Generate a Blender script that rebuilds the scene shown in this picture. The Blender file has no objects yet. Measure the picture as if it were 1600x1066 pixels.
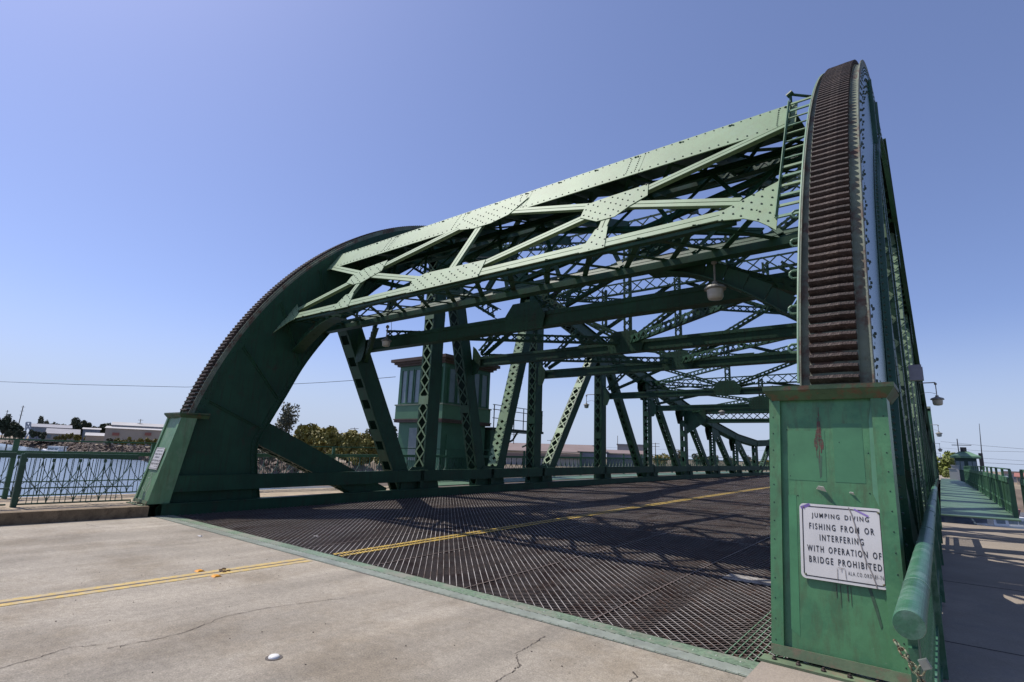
import bpy, math, random
from mathutils import Vector, Matrix
random.seed(7)
R = math.radians
sc = bpy.context.scene
COL = sc.collection

# ---------------------------------------------------------------- camera, sky, sun, exposure
EYE = Vector((0.0, 0.0, 1.65)); FPX = 832.2
def _n(v): return v.normalized()
_a = (670.0, -200.0); _b = (-1074.0, -135.0)
Yc = _n(Vector((_a[0], _a[1], FPX))); Xc = -_n(Vector((_b[0], _b[1], FPX)))
Xc = _n(Xc - Yc * Xc.dot(Yc)); Zc = Yc.cross(Xc)
if Zc.y < 0: Zc = -Zc
CM = Matrix((Xc, Yc, Zc))                       # (right, up, forward) -> world
cam_d = bpy.data.cameras.new('camera'); cam = bpy.data.objects.new('camera', cam_d); COL.objects.link(cam)
cam_d.sensor_width = 36.0; cam_d.lens = FPX / 1600 * 36.0; cam_d.clip_start = 0.05; cam_d.clip_end = 9000
r_, u_, f_ = CM.col[0], CM.col[1], CM.col[2]
cam.matrix_world = Matrix(((r_.x, u_.x, -f_.x, EYE.x), (r_.y, u_.y, -f_.y, EYE.y), (r_.z, u_.z, -f_.z, EYE.z), (0, 0, 0, 1)))
sc.camera = cam

SUN = Vector((-0.57, -0.14, 1.0)).normalized()
world = bpy.data.worlds.new('World'); sc.world = world; world.use_nodes = True
wn = world.node_tree; wn.nodes.clear()
sky = wn.nodes.new('ShaderNodeTexSky'); sky.sky_type = 'NISHITA'; sky.sun_disc = False
sky.sun_elevation = math.asin(SUN.z); sky.sun_rotation = math.atan2(SUN.x, SUN.y)
sky.altitude = 0; sky.air_density = 0.9; sky.dust_density = 1.0; sky.ozone_density = 1.5
tint = wn.nodes.new('ShaderNodeMix'); tint.data_type = 'RGBA'; tint.blend_type = 'MULTIPLY'
tint.inputs[0].default_value = 1.0; tint.inputs[7].default_value = (1.08, 1.09, 1.42, 1)
hsv = wn.nodes.new('ShaderNodeHueSaturation'); hsv.inputs['Saturation'].default_value = 1.0
bg = wn.nodes.new('ShaderNodeBackground'); bg.inputs['Strength'].default_value = 0.10
wo = wn.nodes.new('ShaderNodeOutputWorld')
wn.links.new(sky.outputs[0], tint.inputs[6]); wn.links.new(tint.outputs[2], hsv.inputs['Color'])
# pale haze low in the air, the same all round the horizon
wtc = wn.nodes.new('ShaderNodeTexCoord'); wsp = wn.nodes.new('ShaderNodeSeparateXYZ'); wn.links.new(wtc.outputs['Generated'], wsp.inputs[0])
wmr = wn.nodes.new('ShaderNodeMapRange'); wmr.interpolation_type = 'SMOOTHSTEP'; wmr.inputs[1].default_value = 0.0; wmr.inputs[2].default_value = 0.24; wmr.inputs[3].default_value = 0.86; wmr.inputs[4].default_value = 0.10
wn.links.new(wsp.outputs[2], wmr.inputs[0]); wmx = wn.nodes.new('ShaderNodeMix'); wmx.data_type = 'RGBA'; wn.links.new(wmr.outputs[0], wmx.inputs[0]); wn.links.new(hsv.outputs[0], wmx.inputs[6]); wmx.inputs[7].default_value = (4.7, 5.6, 7.4, 1)
wn.links.new(wmx.outputs[2], bg.inputs[0]); wn.links.new(bg.outputs[0], wo.inputs[0])
sl = bpy.data.lights.new('sun', 'SUN'); sl.energy = 4.3; sl.angle = R(0.53); sl.color = (1.0, 0.945, 0.87)
so = bpy.data.objects.new('sun', sl); COL.objects.link(so); so.rotation_euler = SUN.to_track_quat('Z', 'Y').to_euler()
so.location = (-20, -10, 40)
sc.view_settings.view_transform = 'Standard'; sc.view_settings.look = 'None'
sc.view_settings.exposure = 0.10; sc.view_settings.gamma = 1.0; sc.view_settings.use_curve_mapping = False

ORD = 'first second third fourth fifth sixth seventh eighth ninth tenth eleventh twelfth thirteenth fourteenth fifteenth'.split()
# ---------------------------------------------------------------- measuring helpers
def at(x, y, D):
    d = CM @ Vector((x - 800, -(y - 533), FPX)); d = d / math.hypot(d.x, d.y)
    return EYE + d * D
def depth_of(p): return (CM.transposed() @ (p - EYE)).z
def deck(Y):
    t = (57.0 - Y) / 52.0
    return 0.42 * (1 - min(1.0, t * t)) if Y > 5 else 0.0

# ---------------------------------------------------------------- materials
MATS = {}
def mat(name, col, rough=0.6, var=0.15, scale=3.0, metal=0.0, bump=0.0, bscale=60.0, col2=None, thr=(0.45, 0.75), streak=1.0, spec=0.5, fine=0.0, rnd=False, chips=None, drips=0.0):
    if name in MATS: return MATS[name]
    m = bpy.data.materials.new(name); m.use_nodes = True; nt = m.node_tree; nd = nt.nodes; lk = nt.links
    bs = nd['Principled BSDF']; bs.inputs['Roughness'].default_value = rough; bs.inputs['Metallic'].default_value = metal
    bs.inputs['Specular IOR Level'].default_value = spec
    SC3 = streak if isinstance(streak, tuple) else (1, 1, streak)
    tc = nd.new('ShaderNodeTexCoord'); mp = nd.new('ShaderNodeMapping'); mp.inputs['Scale'].default_value = SC3
    if rnd:
        oi = nd.new('ShaderNodeObjectInfo'); vm = nd.new('ShaderNodeVectorMath'); vm.operation = 'SCALE'; vm.inputs[0].default_value = (37, 53, 71); lk.new(oi.outputs['Random'], vm.inputs['Scale']); lk.new(vm.outputs[0], mp.inputs['Location'])
    lk.new(tc.outputs['Object'], mp.inputs[0])
    n1 = nd.new('ShaderNodeTexNoise'); n1.inputs['Scale'].default_value = scale; n1.inputs['Detail'].default_value = 8; n1.inputs['Roughness'].default_value = 0.62
    lk.new(mp.outputs[0], n1.inputs[0])
    mr = nd.new('ShaderNodeMapRange'); mr.inputs[1].default_value = 0.3; mr.inputs[2].default_value = 0.7
    mr.inputs[3].default_value = 1 - var; mr.inputs[4].default_value = 1 + var; lk.new(n1.outputs[0], mr.inputs[0])
    mx = nd.new('ShaderNodeMix'); mx.data_type = 'RGBA'; mx.blend_type = 'MULTIPLY'; mx.inputs[0].default_value = 1.0
    mx.inputs[6].default_value = (*col, 1); lk.new(mr.outputs[0], mx.inputs[7]); out = mx.outputs[2]
    if fine:
        n3 = nd.new('ShaderNodeTexNoise'); n3.inputs['Scale'].default_value = bscale; n3.inputs['Detail'].default_value = 3; lk.new(tc.outputs['Object'], n3.inputs[0])
        m3 = nd.new('ShaderNodeMapRange'); m3.inputs[1].default_value = 0.3; m3.inputs[2].default_value = 0.7; m3.inputs[3].default_value = 1 - fine; m3.inputs[4].default_value = 1 + fine
        lk.new(n3.outputs[0], m3.inputs[0]); x3 = nd.new('ShaderNodeMix'); x3.data_type = 'RGBA'; x3.blend_type = 'MULTIPLY'; x3.inputs[0].default_value = 1
        lk.new(out, x3.inputs[6]); lk.new(m3.outputs[0], x3.inputs[7]); out = x3.outputs[2]
    if col2:
        n2 = nd.new('ShaderNodeTexNoise'); n2.inputs['Scale'].default_value = scale * 1.7; n2.inputs['Detail'].default_value = 10; n2.inputs['Roughness'].default_value = 0.7
        mp2 = nd.new('ShaderNodeMapping'); mp2.inputs['Location'].default_value = (7, 3, 1); mp2.inputs['Scale'].default_value = SC3; lk.new(tc.outputs['Object'], mp2.inputs[0]); lk.new(mp2.outputs[0], n2.inputs[0])
        m2 = nd.new('ShaderNodeMapRange'); m2.inputs[1].default_value = thr[0]; m2.inputs[2].default_value = thr[1]; lk.new(n2.outputs[0], m2.inputs[0])
        x2 = nd.new('ShaderNodeMix'); x2.data_type = 'RGBA'; lk.new(m2.outputs[0], x2.inputs[0]); lk.new(out, x2.inputs[6]); x2.inputs[7].default_value = (*col2, 1); out = x2.outputs[2]
    if rnd:
        mq = nd.new('ShaderNodeMapRange'); mq.inputs[3].default_value = 0.65; mq.inputs[4].default_value = 1.35; lk.new(oi.outputs['Random'], mq.inputs[0])
        xq = nd.new('ShaderNodeMix'); xq.data_type = 'RGBA'; xq.blend_type = 'MULTIPLY'; xq.inputs[0].default_value = 1; lk.new(out, xq.inputs[6]); lk.new(mq.outputs[0], xq.inputs[7]); out = xq.outputs[2]
    if drips:
        mp4 = nd.new('ShaderNodeMapping'); mp4.inputs['Scale'].default_value = (9, 9, 0.7); lk.new(tc.outputs['Object'], mp4.inputs[0])
        n4 = nd.new('ShaderNodeTexNoise'); n4.inputs['Scale'].default_value = 1.6; n4.inputs['Detail'].default_value = 7; n4.inputs['Roughness'].default_value = 0.7; lk.new(mp4.outputs[0], n4.inputs[0])
        m4 = nd.new('ShaderNodeMapRange'); m4.inputs[1].default_value = 0.48; m4.inputs[2].default_value = 0.68; m4.inputs[3].default_value = 0.0; m4.inputs[4].default_value = drips; lk.new(n4.outputs[0], m4.inputs[0])
        x4 = nd.new('ShaderNodeMix'); x4.data_type = 'RGBA'; lk.new(m4.outputs[0], x4.inputs[0]); lk.new(out, x4.inputs[6]); x4.inputs[7].default_value = (col[0] * 0.75 + .012, col[1] * 0.42, col[2] * 0.42, 1); out = x4.outputs[2]
    if chips:
        n5 = nd.new('ShaderNodeTexNoise'); n5.inputs['Scale'].default_value = 17; n5.inputs['Detail'].default_value = 9; n5.inputs['Roughness'].default_value = 0.75; lk.new(tc.outputs['Object'], n5.inputs[0])
        m5 = nd.new('ShaderNodeMapRange'); m5.inputs[1].default_value = 0.665; m5.inputs[2].default_value = 0.69; lk.new(n5.outputs[0], m5.inputs[0])
        x5 = nd.new('ShaderNodeMix'); x5.data_type = 'RGBA'; lk.new(m5.outputs[0], x5.inputs[0]); lk.new(out, x5.inputs[6]); x5.inputs[7].default_value = (*chips, 1); out = x5.outputs[2]
    lk.new(out, bs.inputs['Base Color'])
    if bump:
        nb = nd.new('ShaderNodeTexNoise'); nb.inputs['Scale'].default_value = bscale; nb.inputs['Detail'].default_value = 4; lk.new(tc.outputs['Object'], nb.inputs[0])
        b = nd.new('ShaderNodeBump'); b.inputs['Strength'].default_value = bump; b.inputs['Distance'].default_value = 0.01; lk.new(nb.outputs[0], b.inputs['Height']); lk.new(b.outputs[0], bs.inputs['Normal'])
    MATS[name] = m; return m
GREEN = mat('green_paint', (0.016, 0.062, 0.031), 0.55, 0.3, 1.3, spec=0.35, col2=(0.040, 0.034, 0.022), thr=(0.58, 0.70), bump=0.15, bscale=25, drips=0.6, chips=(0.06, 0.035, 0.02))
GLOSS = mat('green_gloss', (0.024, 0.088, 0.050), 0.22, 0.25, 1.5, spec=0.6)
HOUSE = mat('housing_green', (0.072, 0.205, 0.088), 0.45, 0.2, 2.2, col2=(0.050, 0.165, 0.072), thr=(0.50, 0.62), bump=0.25, bscale=14, drips=0.6, chips=(0.16, 0.20, 0.14))
PALE = mat('faded_sunlit_green', (0.195, 0.295, 0.16), 0.6, 0.16, 1.1, col2=(0.20, 0.30, 0.19), thr=(0.52, 0.70), bump=0.1, bscale=30, drips=0.25, chips=(0.16, 0.12, 0.08))  # faded paint on the portal; on truss lacing a painted sunlit tone
RAILG = mat('rail_green', (0.017, 0.058, 0.032), 0.5, 0.2, 2.5, col2=(0.025, 0.075, 0.042), thr=(0.5, 0.65), bump=0.1, bscale=30)
MID = mat('mid_green', (0.13, 0.24, 0.145), 0.55, 0.2, 1.3, col2=(0.06, 0.14, 0.08), thr=(0.55, 0.7), bump=0.1, bscale=30)
RIV = mat('rivet_shade_green', (0.014, 0.045, 0.028), 0.5, 0.2, 5)  # darker than the plates: the small rivet shadows are put into the colour
HOUSEL = mat('housing_pale', (0.12, 0.245, 0.12), 0.5, 0.2, 2.0, col2=(0.17, 0.27, 0.15), thr=(0.5, 0.65), bump=0.2, bscale=14, drips=0.5, chips=(0.3, 0.33, 0.27))
RUST = mat('rack_rust', (0.038, 0.023, 0.018), 0.7, 0.4, 9, bump=1.0, bscale=90, col2=(0.115, 0.085, 0.068), thr=(0.52, 0.66), rnd=True)
HRAIL = mat('handrail_green', (0.042, 0.135, 0.075), 0.42, 0.3, 4, col2=(0.10, 0.20, 0.14), thr=(0.52, 0.62), bump=0.3, bscale=25, chips=(0.3, 0.33, 0.28))
TREAD = mat('tread_steel', (0.15, 0.175, 0.125), 0.7, 0.3, 2, col2=(0.10, 0.055, 0.035), thr=(0.50, 0.62), bump=0.4, bscale=50)
GRATE = mat('grating_steel', (0.050, 0.041, 0.037), 0.5, 0.35, 2.2, col2=(0.07, 0.028, 0.014), thr=(0.50, 0.66), bump=0.0, metal=0.0)
GRTOP = mat('grating_worn', (0.44, 0.41, 0.385), 0.45, 0.45, 1.0, col2=(0.14, 0.10, 0.075), thr=(0.48, 0.60), streak=(1.3, 0.22, 1))
DARK = mat('dark_steel', (0.03, 0.03, 0.028), 0.7, 0.3, 2)
YEL = mat('yellow_paint', (0.50, 0.355, 0.11), 0.8, 0.2, 8, col2=(0.37, 0.31, 0.21), thr=(0.46, 0.60), fine=0.15, bscale=90)
WHT = mat('white_paint', (0.65, 0.62, 0.56), 0.7, 0.1, 8, col2=(0.3, 0.27, 0.24), thr=(0.55, 0.7))
TAN = mat('kerb_concrete', (0.37, 0.295, 0.205), 0.9, 0.2, 2.5, bump=0.5, bscale=70, col2=(0.19, 0.15, 0.10), thr=(0.5, 0.72), fine=0.15)
WALK = mat('walk_concrete', (0.29, 0.245, 0.195), 0.9, 0.15, 1.5, bump=0.4, bscale=80, col2=(0.25, 0.22, 0.19), thr=(0.5, 0.7), fine=0.12)
PLATE = mat('walk_plate_green', (0.095, 0.175, 0.115), 0.5, 0.2, 1.5, col2=(0.13, 0.18, 0.135), thr=(0.5, 0.7))
EDGE = mat('edge_plate', (0.19, 0.215, 0.165), 0.5, 0.2, 1.2, col2=(0.23, 0.205, 0.175), thr=(0.50, 0.60))
CHALK = mat('white_enamel', (0.62, 0.60, 0.57), 0.45, 0.08, 5, col2=(0.42, 0.38, 0.34), thr=(0.6, 0.8), streak=0.3)
BLACK = mat('sign_black', (0.02, 0.018, 0.018), 0.5, 0.1, 5)
GLOBE = mat('lamp_globe', (0.45, 0.42, 0.36), 0.35, 0.12, 12)
CAPM = mat('lamp_cap', (0.22, 0.21, 0.18), 0.5, 0.3, 10)
WOODR = mat('roof_brown', (0.10, 0.065, 0.05), 0.8, 0.25, 3)
GLASS = mat('window_glass', (0.16, 0.20, 0.22), 0.12, 0.2, 3, spec=0.8)
CURT = mat('curtain_grey', (0.20, 0.25, 0.265), 0.3, 0.12, 6)
WIRE = mat('wire_black', (0.03, 0.03, 0.035), 0.6, 0.1, 5)
AMB = mat('amber_plastic', (0.75, 0.33, 0.03), 0.35, 0.15, 30)
CERAM = mat('ceramic_white', (0.78, 0.77, 0.73), 0.25, 0.05, 20)
TAR = mat('tar_dark', (0.10, 0.085, 0.075), 0.8, 0.2, 20)
BRASS = mat('padlock_metal', (0.30, 0.33, 0.30), 0.35, 0.2, 30, metal=0.6)
CHAIN = mat('chain_rust', (0.16, 0.20, 0.12), 0.5, 0.3, 30, col2=(0.13, 0.07, 0.03), thr=(0.45, 0.6))
LEAFA = mat('leaf_olive', (0.20, 0.17, 0.035), 0.7, 0.5, 0.6)
LEAFB = mat('leaf_dark', (0.05, 0.062, 0.03), 0.7, 0.4, 0.6)
LEAFC = mat('leaf_brown', (0.10, 0.10, 0.06), 0.7, 0.4, 0.6)
LEAFD = mat('leaf_bright', (0.17, 0.20, 0.035), 0.7, 0.45, 0.6)
BARK = mat('bark', (0.12, 0.09, 0.06), 0.9, 0.3, 4)
LAND = mat('dry_ground', (0.24, 0.19, 0.13), 0.95, 0.3, 0.05, col2=(0.12, 0.12, 0.06), thr=(0.5, 0.65), fine=0.2, bscale=0.8)
ROCK = mat('bank_rock', (0.15, 0.115, 0.09), 0.9, 0.3, 0.6)

def concrete_road():
    m = bpy.data.materials.new('road_concrete'); m.use_nodes = True; nt = m.node_tree; nd = nt.nodes; lk = nt.links
    bs = nd['Principled BSDF']; bs.inputs['Roughness'].default_value = 0.85
    tc = nd.new('ShaderNodeTexCoord')
    def noise(scale, det, mscale=(1, 1, 1), rough=0.6):
        mp = nd.new('ShaderNodeMapping'); mp.inputs['Scale'].default_value = mscale; lk.new(tc.outputs['Object'], mp.inputs[0])
        n = nd.new('ShaderNodeTexNoise'); n.inputs['Scale'].default_value = scale; n.inputs['Detail'].default_value = det; n.inputs['Roughness'].default_value = rough
        lk.new(mp.outputs[0], n.inputs[0]); return n.outputs[0]
    def rng(s, a, b, c, d):
        r = nd.new('ShaderNodeMapRange'); r.inputs[1].default_value = a; r.inputs[2].default_value = b; r.inputs[3].default_value = c; r.inputs[4].default_value = d
        lk.new(s, r.inputs[0]); return r.outputs[0]
    def mul(a, b):
        q = nd.new('ShaderNodeMath'); q.operation = 'MULTIPLY'; lk.new(a, q.inputs[0]); lk.new(b, q.inputs[1]); return q.outputs[0]
    big = rng(noise(0.9, 6), 0.35, 0.65, 0.86, 1.10)
    track = rng(noise(1.0, 5, (1.1, 0.07, 1)), 0.36, 0.62, 0.72, 1.10)         # wheel tracks run along the road
    grit = rng(noise(70, 5, rough=0.85), 0.34, 0.66, 0.55, 1.42)
    fine = rng(noise(320, 2), 0.3, 0.7, 0.82, 1.18)
    pit = rng(noise(28, 5, (1, 0.5, 1)), 0.66, 0.72, 1.0, 0.55)
    mott = rng(noise(16, 6, rough=0.7), 0.35, 0.65, 0.84, 1.14)
    v = mul(mul(mul(big, track), mul(grit, fine)), mul(pit, mott))
    mx = nd.new('ShaderNodeMix'); mx.data_type = 'RGBA'; mx.blend_type = 'MULTIPLY'; mx.inputs[0].default_value = 1; mx.inputs[6].default_value = (0.360, 0.318, 0.255, 1)
    lk.new(v, mx.inputs[7])
    wm = nd.new('ShaderNodeMix'); wm.data_type = 'RGBA'; lk.new(rng(noise(0.6, 8, rough=0.7), 0.47, 0.62, 0, 1.0), wm.inputs[0]); lk.new(mx.outputs[2], wm.inputs[6])
    m2 = nd.new('ShaderNodeMix'); m2.data_type = 'RGBA'; m2.blend_type = 'MULTIPLY'; m2.inputs[0].default_value = 1; lk.new(mx.outputs[2], m2.inputs[6]); m2.inputs[7].default_value = (0.80, 0.765, 0.71, 1)
    lk.new(m2.outputs[2], wm.inputs[7]); lk.new(wm.outputs[2], bs.inputs['Base Color'])
    b = nd.new('ShaderNodeBump'); b.inputs['Strength'].default_value = 0.6; b.inputs['Distance'].default_value = 0.006; lk.new(grit, b.inputs['Height']); lk.new(b.outputs[0], bs.inputs['Normal'])
    return m
ROAD = concrete_road()
def water_mat():
    m = bpy.data.materials.new('water'); m.use_nodes = True; nt = m.node_tree; bs = nt.nodes['Principled BSDF']
    bs.inputs['Base Color'].default_value = (0.10, 0.14, 0.18, 1); bs.inputs['Roughness'].default_value = 0.2
    tc = nt.nodes.new('ShaderNodeTexCoord'); n = nt.nodes.new('ShaderNodeTexNoise'); n.inputs['Scale'].default_value = 0.9; n.inputs['Detail'].default_value = 5
    mp = nt.nodes.new('ShaderNodeMapping'); mp.inputs['Scale'].default_value = (0.6, 1.4, 1); nt.links.new(tc.outputs['Object'], mp.inputs[0]); nt.links.new(mp.outputs[0], n.inputs[0])
    b = nt.nodes.new('ShaderNodeBump'); b.inputs['Strength'].default_value = 0.5; b.inputs['Distance'].default_value = 0.12
    nt.links.new(n.outputs[0], b.inputs['Height']); nt.links.new(b.outputs[0], bs.inputs['Normal']); return m
WATER = water_mat()

# ---------------------------------------------------------------- mesh builder
LOC = {}
class MB:
    def __init__(s): s.v = []; s.f = []; s.mi = []; s.cur = 0
    def quad(s, *p):
        i = len(s.v); s.v += [tuple(q) for q in p]; s.f.append(tuple(range(i, i + len(p)))); s.mi.append(s.cur)
    def hexa(s, P):
        i = len(s.v); s.v += [tuple(q) for q in P]
        for f in ((0, 3, 2, 1), (4, 5, 6, 7), (0, 1, 5, 4), (1, 2, 6, 5), (2, 3, 7, 6), (3, 0, 4, 7)):
            s.f.append(tuple(i + k for k in f)); s.mi.append(s.cur)
    def box(s, x0, x1, y0, y1, z0, z1):
        s.hexa([(x0, y0, z0), (x1, y0, z0), (x1, y1, z0), (x0, y1, z0), (x0, y0, z1), (x1, y0, z1), (x1, y1, z1), (x0, y1, z1)])
    def obox(s, c, ax, ay, az):
        c = Vector(c); ax = Vector(ax); ay = Vector(ay); az = Vector(az)
        s.hexa([c - ax - ay - az, c + ax - ay - az, c + ax + ay - az, c - ax + ay - az, c - ax - ay + az, c + ax - ay + az, c + ax + ay + az, c - ax + ay + az])
    def bar(s, p0, p1, w, t, wd=(1, 0, 0)):
        p0 = Vector(p0); p1 = Vector(p1); d = p1 - p0; L = d.length
        if L < 1e-6: return
        d /= L; wd = Vector(wd); wd = wd - d * wd.dot(d)
        if wd.length < 1e-4: wd = Vector((0, 0, 1)) - d * d.z
        wd.normalize(); td = d.cross(wd)
        s.obox((p0 + p1) / 2, d * (L / 2), wd * (w / 2), td * (t / 2))
    def tube(s, p0, p1, r, n=8, r1=None, caps=True):
        p0 = Vector(p0); p1 = Vector(p1); d = (p1 - p0).normalized(); r1 = r if r1 is None else r1
        a = d.orthogonal().normalized(); b = d.cross(a); i = len(s.v)
        for k in range(n):
            q = 2 * math.pi * k / n; o = a * math.cos(q) + b * math.sin(q); s.v.append(tuple(p0 + o * r)); s.v.append(tuple(p1 + o * r1))
        for k in range(n):
            j = (k + 1) % n; s.f.append((i + 2 * k, i + 2 * j, i + 2 * j + 1, i + 2 * k + 1)); s.mi.append(s.cur)
        if caps:
            s.f.append(tuple(i + 2 * k for k in range(n))[::-1]); s.mi.append(s.cur); s.f.append(tuple(i + 2 * k + 1 for k in range(n))); s.mi.append(s.cur)
    def poly(s, pts, r, n=6):
        for a, b in zip(pts[:-1], pts[1:]): s.tube(a, b, r, n)
    def prism(s, pts, off):
        """closed polygon (3D points) extruded by vector off"""
        off = Vector(off); i = len(s.v); n = len(pts); s.v += [tuple(p) for p in pts]; s.v += [tuple(Vector(p) + off) for p in pts]
        s.f.append(tuple(range(i, i + n))[::-1]); s.mi.append(s.cur); s.f.append(tuple(range(i + n, i + 2 * n))); s.mi.append(s.cur)
        for k in range(n):
            j = (k + 1) % n; s.f.append((i + k, i + j, i + n + j, i + n + k)); s.mi.append(s.cur)
    def lathe(s, c, prof, n=16, ax=(0, 0, 1)):
        c = Vector(c); ax = Vector(ax).normalized(); a = ax.orthogonal().normalized(); b = ax.cross(a); i = len(s.v); m = len(prof)
        for (r, h) in prof:
            for k in range(n):
                q = 2 * math.pi * k / n; s.v.append(tuple(c + ax * h + (a * math.cos(q) + b * math.sin(q)) * r))
        for j in range(m - 1):
            for k in range(n):
                l = (k + 1) % n; s.f.append((i + j * n + k, i + j * n + l, i + (j + 1) * n + l, i + (j + 1) * n + k)); s.mi.append(s.cur)
    def rivet(s, p, nrm, r=0.015, h=None):
        p = Vector(p); nrm = Vector(nrm); h = h or r * 0.75; a = nrm.orthogonal().normalized(); b = nrm.cross(a); i = len(s.v)
        for (rr, hh) in ((r, 0), (r * 0.62, h)):
            for k in range(6):
                q = math.pi * k / 3; s.v.append(tuple(p + nrm * hh + (a * math.cos(q) + b * math.sin(q)) * rr))
        for k in range(6):
            l = (k + 1) % 6; s.f.append((i + k, i + l, i + 6 + l, i + 6 + k)); s.mi.append(s.cur)
        s.f.append(tuple(range(i + 6, i + 12))); s.mi.append(s.cur)
    def build(s, name, mats, parent=None, stuff=False, label=None, smooth=False):
        if not s.v: return None
        if not isinstance(mats, (list, tuple)): mats = [mats]
        o0 = LOC.get(parent.name, Vector((0, 0, 0))) if parent else Vector((0, 0, 0))
        me = bpy.data.meshes.new(name); vs = s.v if not parent else [(v[0] - o0.x, v[1] - o0.y, v[2] - o0.z) for v in s.v]
        me.from_pydata(vs, [], s.f)
        for m in mats: me.materials.append(m)
        if len(mats) > 1: me.polygons.foreach_set('material_index', s.mi)
        if smooth: me.polygons.foreach_set('use_smooth', [True] * len(s.f))
        me.update()
        o = bpy.data.objects.new(name, me); COL.objects.link(o)
        if parent: o.parent = parent
        LOC[o.name] = o0
        if stuff: o['kind'] = 'stuff'
        if label: o['label'] = label
        return o
def thing(name, loc, label, cat, group=None):
    o = bpy.data.objects.new(name, None); COL.objects.link(o); o.location = loc; LOC[o.name] = Vector(loc); o.empty_display_size = 0.3
    o['label'] = label; o['category'] = cat
    if group: o['group'] = group
    return o
def tag(o, label, cat, group=None):
    o['label'] = label; o['category'] = cat
    if group: o['group'] = group
    return o
def setting(o): o['kind'] = 'structure'; return o
def copy_tree(o, parent=None):
    c = o.copy(); COL.objects.link(c)
    if parent: c.parent = parent
    for ch in list(o.children): copy_tree(ch, c)
    return c

# ================================================================ SETTING
XL, XR = -14.3, -0.65          # truss centre planes
ZW = 0.22                      # pavement height
ROADL, ROADR = -13.68, -1.18
mb = MB(); mb.box(ROADL, ROADR, -30, 4.80, -0.6, 0.0)
setting(mb.build('road', ROAD))
# cracks: narrow dark grooves following measured lines
def ribbon(mb, pts, w, z, jit=0.0, sub=10):
    P = []
    for a, b in zip(pts[:-1], pts[1:]):
        for k in range(sub):
            t = k / sub; P.append(Vector((a[0] + (b[0] - a[0]) * t + random.uniform(-jit, jit), a[1] + (b[1] - a[1]) * t + random.uniform(-jit, jit), z)))
    P.append(Vector((*pts[-1], z)))
    for a, b in zip(P[:-1], P[1:]):
        d = (b - a).normalized(); n = Vector((-d.y, d.x, 0)); ww = w * random.uniform(0.35, 1.3) / 2
        mb.quad(a - n * ww, b - n * ww, b + n * ww, a + n * ww)
def gp(x, y, z=0.0):
    d = CM @ Vector((x - 800, -(y - 533), FPX)); t = (z - EYE.z) / d.z; q = EYE + d * t; return (q.x, q.y)
cracks = [[(0, 1045), (60, 1028), (110, 1012), (160, 1008)], [(166, 1014), (230, 1002), (290, 989), (350, 964), (420, 950), (480, 942), (551, 933)],
          [(773, 1066), (805, 1047), (812, 1040), (806, 1022), (828, 1010), (852, 995)], [(985, 1066), (995, 1058), (988, 1050)], [(135, 819), (150, 823), (200, 827)], [(150, 820), (198, 818)]]
mb = MB()
for c in cracks: ribbon(mb, [gp(*p) for p in c], 0.0075, 0.004, 0.012)
setting(mb.build('road_crack', mat('crack_dark', (0.07, 0.055, 0.045), 0.9, 0.2, 20)))
# double yellow line on the concrete: two stripes with a dark tar seam between
mb = MB(); seg = 24
for sx in (-0.105, 0.065):
    for k in range(seg):
        y0 = -30 + k * 34.75 / seg; y1 = -30 + (k + 1) * 34.75 / seg; j = 0.004 * (k % 3)
        mb.box(-7.52 + sx - j * 0.5, -7.52 + sx + 0.105 + j, y0, y1, 0.001, 0.0045)
setting(mb.build('road_line', YEL))
mb = MB(); mb.box(-7.517, -7.463, -30, 4.72, 0.001, 0.004)
setting(mb.build('road_seam', TAR))
# pavements and kerbs beside the road
mb = MB(); mb.box(-17.0, ROADL - .30, -30, 4.7, -0.8, ZW)
mb.box(-17.0, -14.72, 4.7, 14.4, -0.8, ZW)
setting(mb.build('pavement', TAN))
mb = MB()
for k in range(8): mb.box(ROADL - .298, ROADL, -30.3 + k * 4.375, -30.3 + (k + 1) * 4.375 - .012, -0.8, ZW + .004)
setting(mb.build('kerb', mat('kerb_brown', (0.19, 0.14, 0.085), .9, .3, 3, bump=.6, bscale=50, col2=(0.09, 0.065, 0.04), thr=(.5, .66), fine=.2)))
mb = MB(); mb.box(ROADR + 0.002, 1.75, -30, 4.62, -0.8, ZW)
mb.box(-0.2, 1.75, 4.62, 19.4, -0.8, ZW)
setting(mb.build('pavement', WALK))
mb = MB()
for y in (-6, -3, 0, 3, 6.2, 9.4, 12.6, 15.8): mb.box(-0.2 if y > 4 else -1.16, 1.74, y, y + 0.012, ZW + 0.001, ZW + 0.004)
for y in (-8, -5, -2, 1, 3.9): mb.box(-16.9, -13.70, y, y + 0.015, ZW + 0.001, ZW + 0.004)
mb.box(-14.28, -14.24, -30, 4.6, ZW + 0.001, ZW + 0.004)
setting(mb.build('pavement_joint', TAR))
# water, banks and land
mb = MB(); mb.quad((-2500, -1500, -4.5), (2500, -1500, -4.5), (2500, 3500, -4.5), (-2500, 3500, -4.5)); setting(mb.build('water', WATER))
shore = [(-2400, 300), (-900, 112), (-490, 74), (-338, 65), (-261, 60), (-234, 65), (-205, 64), (-150, 52), (-100, 42), (-80, 44), (-66, 62), (-56, 95), (-30, 116), (-14, 116), (-3, 116), (20, 118), (60, 150), (150, 200), (400, 260), (2400, 500)]
mb = MB(); S = [Vector((x, y, -4.7)) for x, y in shore]
T = []
for i, p in enumerate(S):
    a = S[max(0, i - 1)]; b = S[min(len(S) - 1, i + 1)]; d = (b - a).normalized(); T.append(Vector((p.x - d.y * 9, p.y + abs(d.x) * 9, -1.2)))
for i in range(len(S) - 1): mb.quad(S[i], S[i + 1], T[i + 1], T[i])
setting(mb.build('river_bank', ROCK))
mb = MB(); B = [(p.x, p.y, -1.2) for p in T]
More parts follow.
